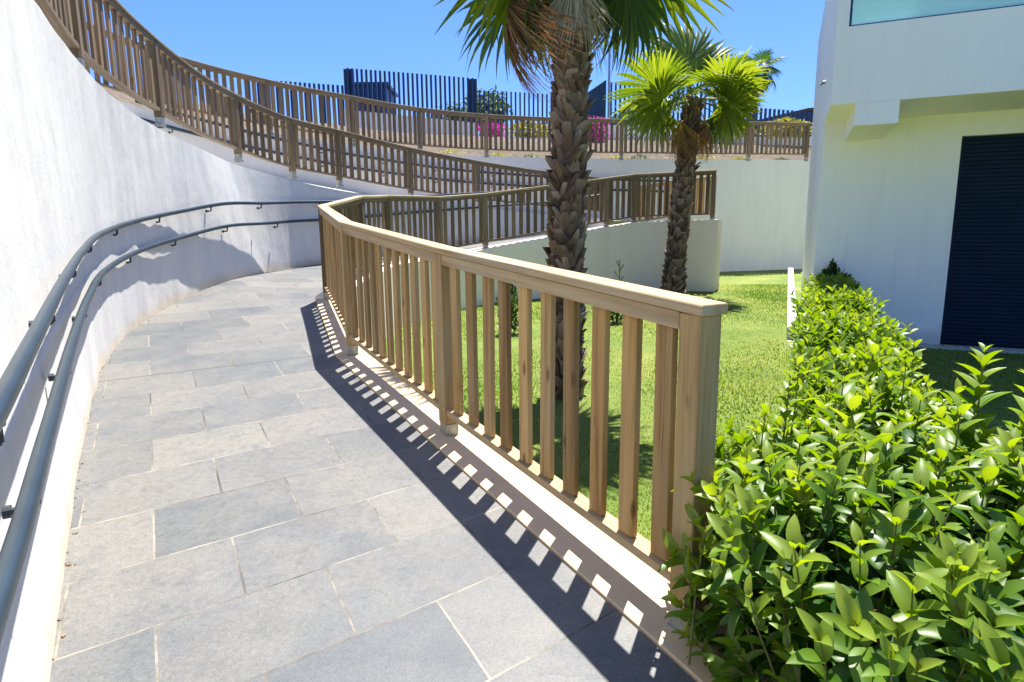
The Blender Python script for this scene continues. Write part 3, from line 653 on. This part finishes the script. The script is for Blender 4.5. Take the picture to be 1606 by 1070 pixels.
def shrub(name, label, cat, c, rad, h, n, size, mat, group=None, ages=(0, 1), twig=True, stem_n=6):
    o = empty(name, c); tag(o, label, cat, group)
    a = RNG.uniform(0, 2 * math.pi, n); f = RNG.uniform(0, 1, n) ** .6; zf = RNG.uniform(.03, 1, n)
    prof = np.sin(np.clip(zf * .9 + .12, 0, 1) * math.pi) ** .5
    lump = 1 + .3 * np.sin(a * 3 + zf * 6 + RNG.uniform(0, 6)) * RNG.uniform(.5, 1, n)
    ps = np.c_[rad[0] * f * prof * lump * np.cos(a), rad[1] * f * prof * lump * np.sin(a), zf * h * (1 - .12 * f)]
    d = rnd_dir(n) * .8 + ps / max(rad) * .7 + (0, 0, .5)
    V, Fq, Ag = place_leaves(ps, d, rnd_dir(n) * .6 + (0, 0, 1), size * RNG.uniform(.6, 1.3, n), T4, RNG.uniform(ages[0], ages[1], n))
    link('foliage', np_mesh('foliage', V, Fq, mat, {'age': Ag}), o)
    if twig:
        k = MB()
        for i in range(stem_n):
            x, y = RNG.normal(size=2) * .4; k.tube([(0, 0, -.1), (x * rad[0] * .3, y * rad[1] * .3, h * .4), (x * rad[0] * .8, y * rad[1] * .8, h * .85)], [.014, .009, .004], 5, False)
        k.build('stems', M['stem'], o)
    return o
shrub('shrub', 'dark green upright shrub in shade at the far end of the hedge against the house', 'shrub', (4.20, 8.22, -1.44), (.36, .2), 1.04, 1100, .085, M['dark_leaf'])
shrub('shrub', 'small dark upright bush on the lawn by the garden wall, left of the big palm', 'shrub', (-.03, 8.75, -1.40), (.17, .17), .78, 420, .075, M['dark_leaf'])
pl = shrub('shrub', 'low dark plant with a dry flower stalk by the garden wall, between the palms', 'plant', (1.62, 9.6, -1.37), (.2, .18), .42, 260, .08, M['dark_leaf'])
k = MB(); k.tube([(.02, 0, .2), (.04, 0, .6), (.03, .01, .98)], [.012, .01, .008], 6); [k.tube([(.035, 0, zz_), (.035 + dx, .02, zz_ + .1)], [.009, .012], 5) for zz_, dx in ((.62, .06), (.7, -.07), (.8, .06), (.86, -.05))]; k.build('flower_stalk', M['stem'], pl)

# ------------------------------------------------------------------ grass
n = 190000; y = 2.0 + 12.5 * RNG.uniform(0, 1, n) ** 1.5; x = RNG.uniform(-2.2, 6.2, n) * np.clip(.45 + y / 12, 0, 1.25)
# keep the blades on the garden side of the fence and the kerb
FX = np.array([(q[0], q[1]) for q in F12]); ok = np.zeros(n, bool)
lim = np.interp(y, [1.8, 3.35, 4.92, 7.09, 8.2, 9.4, 10.9, 12.0], [.75, -.18, -1.1, -1.9, -1.75, -1.65, -1.03, -.2]); lim = np.where(y > 12, -.2 + (y - 12) * 1.7, lim)
hz_in = (np.abs((x - hA[0]) * hn[0] + (y - hA[1]) * hn[1]) < .24) & (y < 8.4)
hs_in = ((x - 4.068) * .397 + (y - 8.439) * .918 > -.02) & ((x - 4.068) * .918 - (y - 8.439) * .397 > -.15)
ok = (x > lim) & ~hz_in & ~hs_in
x, y = x[ok], y[ok]; n = len(x); z = np.array([lawn_z(v) for v in y]) + .0
hgt = RNG.uniform(.010, .026, n) * (1 + .4 * np.sin(x * 2.3) * np.sin(y * 1.9)); az = RNG.uniform(0, 2 * math.pi, n); wd = RNG.uniform(.0022, .004, n) * (1 + y / 7); ln = RNG.uniform(.2, .9, n) * hgt
b0 = np.c_[x - np.sin(az) * wd, y + np.cos(az) * wd, z - .005]; b1 = np.c_[x + np.sin(az) * wd, y - np.cos(az) * wd, z - .005]; tp = np.c_[x + np.cos(az) * ln, y + np.sin(az) * ln, z + hgt]
V = np.stack([b0, b1, tp], 1).reshape(-1, 3); Fq = np.arange(3 * n).reshape(-1, 3)
patch = np.array([mn.noise(Vector((a * .9, b * .9, 4))) for a, b in zip(x, y)]); Ag = np.repeat(np.clip(.42 + patch * .7 + RNG.normal(size=n) * .16, 0, 1), 3)
tag(link('grass', np_mesh('grass', V, Fq, M['grass'], {'age': Ag}, False)), 'short yellow-green lawn grass', 'grass', kind='stuff')
# dry leaves swept against the foot of the curved wall
wa = np.array([tuple(v) for v in resample(offset(wl, -.03), 400)]); idx = RNG.integers(60, 330, 420); nn_ = np.abs(RNG.normal(size=420)) * .02 + .002
tgt = np.array([tuple(v) for v in resample(offset(wl, .04), 400)]); ps = wa[idx] + (tgt[idx] - wa[idx]) * (nn_[:, None] / .07)
from mathutils.bvhtree import BVHTree
bvh = BVHTree.FromPolygons(pm.v[:120 * (K + 1)], [f for f in pm.f if max(f) < 120 * (K + 1)])
for q_ in ps:
    hit = bvh.ray_cast(Vector((q_[0], q_[1], 5)), Vector((0, 0, -1)))
    if hit[0] is not None: q_[2] = hit[0].z + .005
d = rnd_dir(420); d[:, 2] *= .25
V, Fq, Ag = place_leaves(ps, d, rnd_dir(420) * .3 + (0, 0, 1), RNG.uniform(.008, .03, 420) ** 1.0, T4, RNG.uniform(0, 1, 420))
tag(link('leaf_litter', np_mesh('leaf_litter', V, Fq, M['litter'], {'age': Ag})), 'dry brown leaf crumbs along the foot of the curved wall', 'leaf litter', kind='stuff')

# ------------------------------------------------------------------ palms
def frond_mesh(name, R_, pet, nseg, span, mat, droop, seed, fold=.35, split=.5, ages=(.2, .9), curl=0.0, hang=0.0):
    """fan leaf: petiole along +x, blade hub at its end, upper side +z; hang tips the blade down from the petiole (radians)"""
    rg = np.random.default_rng(seed); V = []; Fq = []; A = []
    k = 6; hz = -droop * .35 * pet
    for i in range(k):
        t = i / (k - 1); xx = pet * t; wdt = .024 - .012 * t; zz_ = hz * t * t
        for dy, dz in ((-wdt, 0), (0, .012), (wdt, 0), (0, -.012)): V.append((xx, dy, zz_ + dz)); A.append(.6)
    for i in range(k - 1):
        for j in range(4): a = i * 4 + j; b = i * 4 + (j + 1) % 4; Fq.append((a, a + 4, b + 4, b)[::-1])
    rows = (.02, .2, .38, .55, .7, .84, 1.0); ch, sh_ = math.cos(hang), math.sin(hang)
    for s in range(nseg):
        th = span * (-1 + 2 * (s + .5) / nseg); dth = span / nseg; Ls = R_ * (.74 + .26 * math.cos(th * .75)) * rg.uniform(.9, 1.05); ag = rg.uniform(*ages)
        base = len(V); ct, st_ = math.cos(th), math.sin(th); tw = rg.normal() * .05; dr = droop * rg.uniform(.6, 1.5); gl = rg.random() < .3
        for f in rows:
            rr = Ls * f; wq = rr * math.tan(dth) * 1.03 if f <= split else Ls * split * math.tan(dth) * ((1 - f) / (1 - split)) ** 1.15 + .0012
            zc = -dr * R_ * (f ** 2.6) - curl * abs(th) * rr * .35
            if f > split: zc -= (f - split) ** 2 * dr * R_ * (2.4 if gl else .9)
            ex = 1 - .15 * dr * f * f; pl_ = fold if s % 2 else -fold * .6
            cx, cy = rr * ct * ex, rr * st_ * ex + tw * rr * f
            for sx, sy, sz in ((st_ * wq, -ct * wq, -wq * fold), (0, 0, wq * fold * .6), (-st_ * wq, ct * wq, -wq * fold)):
                x, y, z = cx + sx, cy + sy, zc + sz
                V.append((pet + x * ch + z * sh_, y, hz - x * sh_ + z * ch))
            A += [float(np.clip(ag + (.12 if f > .8 else 0), 0, 1))] * 3
        for i in range(len(rows) - 1):
            for q in (0, 1): a = base + i * 3 + q; Fq.append((a, a + 3, a + 4, a + 1))
    return np_mesh(name, np.array(V), np.array(Fq), mat, {'age': np.array(A)})

def palm_trunk(parent, h, r0, r1, lean, nb, seed, size=1.0):
    rg = np.random.default_rng(seed); k = MB(); V = []; Fq = []; A = []; nz, na = 40, 18
    for i in range(nz):
        t = i / (nz - 1); rr = r0 + (r1 - r0) * t + .25 * r0 * math.exp(-t * h / .18)
        for j in range(na):
            a = 2 * math.pi * j / na; q = rr * (.90 + .05 * rg.normal() * .5); V.append((lean[0] * t ** 1.3 + q * math.cos(a), lean[1] * t + q * math.sin(a), t * h - .08)); A.append(rg.uniform(.0, .35))
    for i in range(nz - 1):
        for j in range(na): Fq.append((i * na + j, i * na + (j + 1) % na, (i + 1) * na + (j + 1) % na, (i + 1) * na + j))
    # old leaf bases: overlapping wedges in a spiral
    for i in range(nb):
        t = (i + .5) / nb; a = i * 2.39996 + rg.normal() * .12; rr = (r0 + (r1 - r0) * t + .25 * r0 * math.exp(-t * h / .18)); ca, sa = math.cos(a), math.sin(a)
        w0 = size * .058 * rg.uniform(.5, 1.45); hh = size * .12 * rg.uniform(.75, 1.35); out = size * .02 * rg.uniform(.3, 2.1); th = size * .014
        c = np.array([lean[0] * t ** 1.3, lean[1] * t, t * h - .05]); tg = np.array([-sa, ca, 0]); rd = np.array([ca, sa, 0]); up = np.array([0, 0, 1.])
        skew = rg.normal() * .5; b = len(V); ag = np.clip(rg.uniform(.1, .85) ** 1.25, 0, 1)
        for f, wq, o in ((0, 1.0, -.012), (.55, .72, .35 * out), (1, .45 * rg.uniform(.4, 1.5), out)):
            m_ = c + rd * (rr * .97 + o) + up * hh * f + tg * skew * hh * f
            for sg, dp in ((-1, -.3 * th), (0, th), (1, -.3 * th)): V.append(m_ + tg * sg * w0 * wq + rd * dp); A.append(np.clip(ag + (.25 if f == 1 else -.1 if f == 0 else 0) + rg.normal() * .06, 0, 1))
            for sg in (-1, 1): V.append(m_ + tg * sg * w0 * wq * .9 - rd * (th * 1.3 + .01)); A.append(max(ag - .35, 0))
        for f in (0, 5):
            o = b + f
            for q, w_ in ((0, 1), (1, 2)): Fq.append((o + q, o + w_, o + 5 + w_, o + 5 + q))
            Fq.append((o + 3, o, o + 5, o + 8)); Fq.append((o + 2, o + 4, o + 9, o + 7)); Fq.append((o + 4, o + 3, o + 8, o + 9))
        o = b + 10; Fq.append((o, o + 1, o + 4, o + 3)); Fq.append((o + 1, o + 2, o + 4, o + 4 - 0)) if False else Fq.append((o + 1, o + 2, o + 4, o + 1)) if False else None
    Fq = [f for f in Fq if f]
    return link('trunk', np_mesh('trunk', np.array(V), np.array(Fq), M['bark'], {'age': np.array(A)}, False), parent)

def palm(label, loc, h, r0, r1, lean, nb, seed, R_, pet, fronds, dead, group='fan palms', size=1.0, split=.55, dark=.2):
    """fronds: (azimuth, petiole elevation, blade hang, scale); dead: (azimuth, elevation, hang, kind, scale, height offset)"""
    o = empty('palm_tree', loc); tag(o, label, 'palm', group); palm_trunk(o, h, r0, r1, lean, nb, seed, size)
    top = Vector((lean[0], lean[1], h - .05)); rg = random.Random(seed); cache = {}
    def mesh(kind, hang):
        key = (kind, round(hang / 12) * 12, rg.randrange(2) if kind < 2 else 0)
        if key not in cache:
            mt = (M['palm'], M['palm_dark'], M['palm_dry'], M['palm_brown'], M['palm_yellow'])[kind]; sd_ = seed * 100 + len(cache)
            if kind < 2: cache[key] = frond_mesh('frond', R_, pet, 38, R(130), mt, .16 + .1 * rg.random(), sd_, split=split, hang=R(key[1]))
            else: cache[key] = frond_mesh('dead_frond', R_ * .95, pet * (1.15 if kind == 3 and size == 1.0 else .75), 26, R(44 if kind == 2 else 62), mt, .18, sd_, fold=.8, split=.3, ages=(0, 1), curl=.9, hang=R(key[1]))
        return cache[key]
    def put(me, az, el, roll, s, dz, name):
        f = link(name, me, o); m = Matrix.Rotation(az, 4, 'Z') @ Matrix.Rotation(-el, 4, 'Y') @ Matrix.Rotation(roll, 4, 'X')
        f.matrix_local = Matrix.Translation(top + Vector((math.cos(az) * r1 * .75, math.sin(az) * r1 * .75, dz))) @ m @ Matrix.Scale(s, 4)
    for az, el, hg, sc, *rl in fronds:
        put(mesh((1 if rg.random() < dark else 0) if len(rl) < 2 else rl[1], hg), R(az), R(el), R(rl[0]) if rl else rg.uniform(-.3, .3), sc * rg.uniform(.95, 1.05), rg.uniform(-.06, .06), 'frond')
    for az, el, hg, kind, sc, dz in dead: put(mesh(kind, hg), R(az), R(el), rg.uniform(-.15, .15), sc, dz, 'dead_frond')
    return o
ga = 137.5
fr1 = [(i * ga + 20, 78 - i * 5.5, 8 + i * 1.5, 1.0) for i in range(11)]
fr1 += [(192, -10, 6, 1.12, 72, 0), (206, -30, 10, 1.0, 58, 0), (172, -24, 12, .95, -66, 1), (226, -38, 16, .85, 40, 1), (-14, -14, 8, 1.1, -70, 0), (-30, -34, 14, .98, -56, 1), (12, -30, 14, .95, 64, 0), (40, -22, 50, .9), (130, -24, 55, .9), (95, -16, 50, .9)]
dd1 = [(a, -70, 14, 2, sc, z) for a, z, sc in ((-118, .12, .85), (-95, .08, .95), (-75, .12, .9), (-58, .1, .8), (-85, -.12, .8), (60, .1, .8), (120, .1, .8))]
dd1 += [(199, -4, 84, 3, 1.02, -.34), (206, -8, 82, 3, 1.0, -.37), (192, -10, 80, 3, .95, -.40), (212, -2, 86, 3, .9, -.32)]
palm('large fan palm with a thick shaggy trunk, close behind the timber fence', (.50, 5.76, -1.51), 3.88, .142, .132, (.05, .0), 680, 3, .80, .46, fr1, dd1)
fr2 = [(97, 82, 2, 1.25, 8, 0), (60, 68, 4, 1.2, 10, 0), (130, 66, 4, 1.08, -12, 0), (181, 26, 6, 1.1, 55, 0), (196, 6, 10, 1.0, 62, 0), (168, -4, 12, .95, -60, 0), (-2, 18, 6, .95, -55, 0), (-16, -4, 10, .92, -64, 0), (10, 4, 12, .92, 58, 0),
       (205, -24, 12, .85, 50, 0), (-22, -24, 14, .9, -55, 0), (235, 8, 24, .85, 30, 0), (-55, 4, 30, .85, -25, 0), (270, 34, 26, .85), (20, -20, 20, .9, 60, 1), (150, 24, 22, .95), (-35, 34, 16, .95, -40, 0)]
dd2 = [(222, -28, 40, 4, .7, -.26), (212, -36, 44, 3, .8, -.36), (236, -40, 40, 3, .75, -.32), (-50, -34, 46, 3, .8, -.3), (-66, -44, 40, 3, .75, -.34), (-24, -58, 30, 3, .72, -.12), (-46, -62, 24, 3, .74, -.2), (-4, -58, 26, 3, .66, -.15), (-80, -66, 20, 3, .6, -.25), (70, -66, 20, 3, .7, -.1)]
palm('shorter fan palm with a slim leaning trunk in front of the garden wall', (3.30, 12.75, -1.28), 3.84, .20, .155, (.26, 0), 460, 5, .92, .56, fr2, dd2, size=1.1, split=.62, dark=.1)
fr3 = [(i * ga, 78 - i * 7.5, 15 + i * 2, 1.0) for i in range(17)]
dd3 = [(i * 70, -62, 20, 3, .8, -.1) for i in range(5)]
palm('distant small fan palm beyond the navy fence, its crown against open sky', (10.0, 27, 2.8), 3.75, .17, .14, (.1, 0), 120, 8, .66, .5, fr3, dd3, dark=1.0)

# ------------------------------------------------------------------ upper terrace: walls, plants, screens
def screen(label, x0, x1, zt0, zt1, zb, y, sp, wbar=.035, ends=(False, False), group='navy slat screens'):
    o = empty('metal_screen', (x0, y, zb)); tag(o, label, 'screen', group); k = MB(); n = max(2, int(round((x1 - x0) / sp)))
    for i in range(n + 1):
        f = i / n; x = (x1 - x0) * f; zt = zt0 + (zt1 - zt0) * f - zb
        k.lo_hi((x - wbar, -.04, 0), (x + wbar, .04, zt))
    k.build('slat_panel', M['navy'], o)
    k = MB(); k.lo_hi((-.1, .045, .3), (x1 - x0 + .1, .085, .38)); k.lo_hi((-.1, .045, .9), (x1 - x0 + .1, .085, .98)); k.build('rail', M['navy'], o)
    for e, x, zt in ((ends[0], 0, zt0), (ends[1], x1 - x0, zt1)):
        if e: k = MB(); k.lo_hi((x - e / 2, .09, 0), (x + e / 2, .22, zt - zb)); k.build('end_panel', M['navy_dark'], o)
    return o
screen('low stretch of navy slat screen, leftmost behind the rear fence', -9.5, -6.1, 5.66, 5.40, 2.9, 24.0, .17)
screen('tallest navy slat screen with dark solid ends, left of the big palm', -5.85, -1.35, 5.97, 5.59, 2.9, 23.9, .165, .036, (.36, .3))
screen('fine navy slat screen behind the big palm crown, right of the tallest screen', -1.1, 2.5, 5.21, 4.98, 2.9, 24.05, .165, .03)
screen('navy slat screen behind the smaller palm, right of the dark sloping panel', 3.7, 8.3, 5.44, 5.1, 2.9, 24.0, .165, .03)
screen('low navy slat screen beside the house corner, under the distant palm', 8.6, 13.0, 4.56, 4.2, 2.9, 24.1, .165, .036)
k = MB(); k.add([(2.62, 23.9, 2.9), (3.5, 23.9, 2.9), (3.5, 23.9, 5.5), (2.62, 23.9, 4.93), (2.62, 24.0, 2.9), (3.5, 24.0, 2.9), (3.5, 24.0, 5.5), (2.62, 24.0, 4.93)],
                [(0, 1, 2, 3), (7, 6, 5, 4), (0, 4, 5, 1), (1, 5, 6, 2), (2, 6, 7, 3), (3, 7, 4, 0)])
o = empty('sloping_panel', (0, 0, 0)); tag(o, 'solid dark blue panel with sloping top just right of the big palm trunk', 'panel'); k.build('sheet', M['navy_dark'], o)
k = MB(); k.tube([(3.6, 23.9, 2.9), (3.6, 23.9, 6.6)], .04, 8); k.build('post', M['foot'], o)
# dark garden rooms behind the screens
def shed(label, x0, x1, y, z0, z1, d, mat):
    o = empty('garden_shed', (x0, y, z0)); tag(o, label, 'shed'); k = MB(); k.lo_hi((0, 0, 0), (x1 - x0, d, z1 - z0 - .12)); k.build('wall', mat, o)
    k = MB(); k.lo_hi((-.12, -.12, z1 - z0 - .118), (x1 - x0 + .12, d + .12, z1 - z0)); k.build('roof', M['navy_dark'], o)
    k = MB(); k.lo_hi((.15, -.02, .1), ((x1 - x0) * .45, -.002, z1 - z0 - .5)); k.build('door', M['navy'], o)
shed('dark teal flat-roofed cabin behind the tallest navy screen', -6.2, -4.9, 26, 2.9, 5.95, 2, M['navy_dark'])
k = MB(); k.add([(9.5, 27.0, 2.9), (14, 27.0, 2.9), (14, 27.0, 5.1), (12.2, 27, 4.95), (9.5, 27, 4.35), (9.5, 31, 2.9), (14, 31, 2.9), (14, 31, 5.1), (12.2, 31, 4.95), (9.5, 31, 4.35)],
                [(0, 1, 2, 3, 4), (9, 8, 7, 6, 5), (1, 6, 7, 2), (0, 4, 9, 5), (0, 5, 6, 1)])
o = empty('distant_house', (0, 0, 0)); tag(o, 'far house with a low sloping brown roof behind the screen by the house corner', 'building'); k.build('wall', M['navy_dark'], o)
k = MB(); k.add([(9.3, 26.8, 4.36), (12.2, 26.8, 5.0), (14.2, 26.8, 5.16), (9.3, 31.2, 4.36), (12.2, 31.2, 5.0), (14.2, 31.2, 5.16), (9.3, 26.8, 4.26), (12.2, 26.8, 4.9), (14.2, 26.8, 5.06)], [(0, 1, 4, 3), (1, 2, 5, 4), (0, 6, 7, 1), (1, 7, 8, 2)]); k.build('roof', M['roof_tile'], o)
def low_wall(label, a, b, h0, h1):
    k = MB(); k.sweep([Vector((a[0], a[1], a[2])), Vector((b[0], b[1], b[2]))], [(-.1, -.4), (.1, -.4), (.1, h0), (-.1, h0)])
    if h1 != h0:
        for i, v in enumerate(k.v):
            if abs(v[0] - b[0]) < .3 and v[2] > b[2] + h0 - .05: k.v[i] = (v[0], v[1], b[2] + h1)
    return tag(k.build('low_wall', M['wall_back']), label, 'wall')
low_wall('pale low wall behind the rear fence, below the tallest navy screen', (-5.1, 20.2, 2.85), (-1.1, 20.6, 2.85), .98, .62)
low_wall('pale low wall behind the rear fence, between big and small palm', (3.0, 20.6, 2.85), (5.4, 20.8, 2.85), .52, .52)
k = MB(); k.sweep([Vector((-6, 19.4, 2.86)), Vector((0, 19.9, 2.86)), Vector((11, 20.4, 2.86))], [(-.09, -.4), (.09, -.4), (.09, .06), (-.09, .06)]); tag(k.build('terrace_kerb', M['wall_back']), kind='structure')
for lab, x, wd, h in (('yellow-green shrub just left of the big palm trunk, beside the magenta bush', .55, .95, .62), ('yellow-green shrub behind the rear fence, right of the smaller palm', 6.6, .85, .6), ('yellow-green shrub behind the rear fence nearest the house', 8.6, 1.0, .66)):
    shrub('shrub', lab, 'shrub', (x, 20.3, 2.84), (wd, .4), h, 1500, .09, M['yellow_leaf'], 'shrubs on the terrace')
def boug(label, c, rad, h):
    o = shrub('bougainvillea', label, 'shrub', c, rad, h, 420, .07, M['tree_leaf'], 'bougainvilleas on the terrace'); n = 700
    a = RNG.uniform(0, 2 * math.pi, n); zf = RNG.uniform(.25, 1.05, n); f = RNG.uniform(.5, 1.15, n)
    ps = np.c_[rad[0] * f * np.cos(a), rad[1] * f * np.sin(a), zf * h]; V, Fq, Ag = place_leaves(ps, rnd_dir(n), rnd_dir(n), RNG.uniform(.05, .1, n), T4, RNG.uniform(0, 1, n))
    link('blossom', np_mesh('blossom', V, Fq, M['magenta'], {'age': Ag}), o)
boug('magenta flowering bush behind the rear fence, left of the big palm trunk', (-.55, 19.5, 2.62), (.36, .3), .62)
boug('magenta flowering bush behind the rear fence, just right of the big palm trunk', (2.55, 19.5, 2.55), (.36, .3), .8)
# low plants trailing over the top of the rear wall
for i, x in enumerate([-2.6, -1.4, -.3, .4, 1.9, 2.9, 3.8, 5.6, 6.6, 7.6]):
    q = min(bwl, key=lambda v: abs(v.x - x)); lab = 'low dry weed tuft on top of the rear wall under the timber fence'
    shrub('weed_tuft', lab, 'plant', (q.x, q.y + .42, q.z - .02), (.38, .16), RNG.uniform(.09, .2), 150, .06, M['yellow_leaf'] if i % 3 else M['dark_leaf'], 'weed tufts on the rear wall', twig=False)
def tree(label, loc, th, crown, n, size, seed, mat='tree_leaf'):
    rg = np.random.default_rng(seed); o = empty('tree', loc); tag(o, label, 'tree', 'trees beyond the screens'); k = MB()
    k.tube([(0, 0, -.2), (.05, 0, th * .5), (-.03, .04, th)], [.1, .08, .06], 8); tips = []
    for i in range(9):
        a = i * 2.4; t = Vector((crown[0] * .7 * math.cos(a), crown[0] * .7 * math.sin(a), th + crown[1] * rg.uniform(.0, .75))); k.tube([(0, 0, th * .75), t * .5 + Vector((0, 0, th * .5)), t], [.05, .03, .012], 6); tips.append(np.array(t))
    k.build('trunk', M['bark_tree'], o, smooth=True); tips.append(np.array([0, 0, th + crown[1] * .5]))
    c = np.array(tips)[rg.integers(0, len(tips), n)]; ps = c + rg.normal(size=(n, 3)) * crown[0] * .24; d = rnd_dir(n) + (0, 0, -.2)
    V, Fq, Ag = place_leaves(ps, d, rnd_dir(n) + (0, 0, .6), size * rg.uniform(.6, 1.3, n), T4, rg.uniform(0, 1, n)); link('crown', np_mesh('crown', V, Fq, M[mat], {'age': Ag}), o)
M['bark_tree'] = simple('grey_bark', (.12, .09, .065), .9, 0, .3, 14, .4)
tree('bright green tree just right of the tallest navy screen', (-1.1, 30, 2.8), 2.0, (.95, 1.9), 1500, .2, 1)
tree('low dark tree behind the tallest screen, near its right end', (-2.4, 27.5, 2.8), 1.4, (.85, 1.2), 1500, .17, 2)
tree('small dark bushy tree behind the screen, left of the big palm trunk', (1.2, 29, 2.8), 1.0, (1.0, .9), 1300, .17, 3)
tree('round pale tree far behind the screen, between the two lawn palms', (5.0, 30, 2.8), 1.4, (1.0, 1.3), 1200, .18, 4)
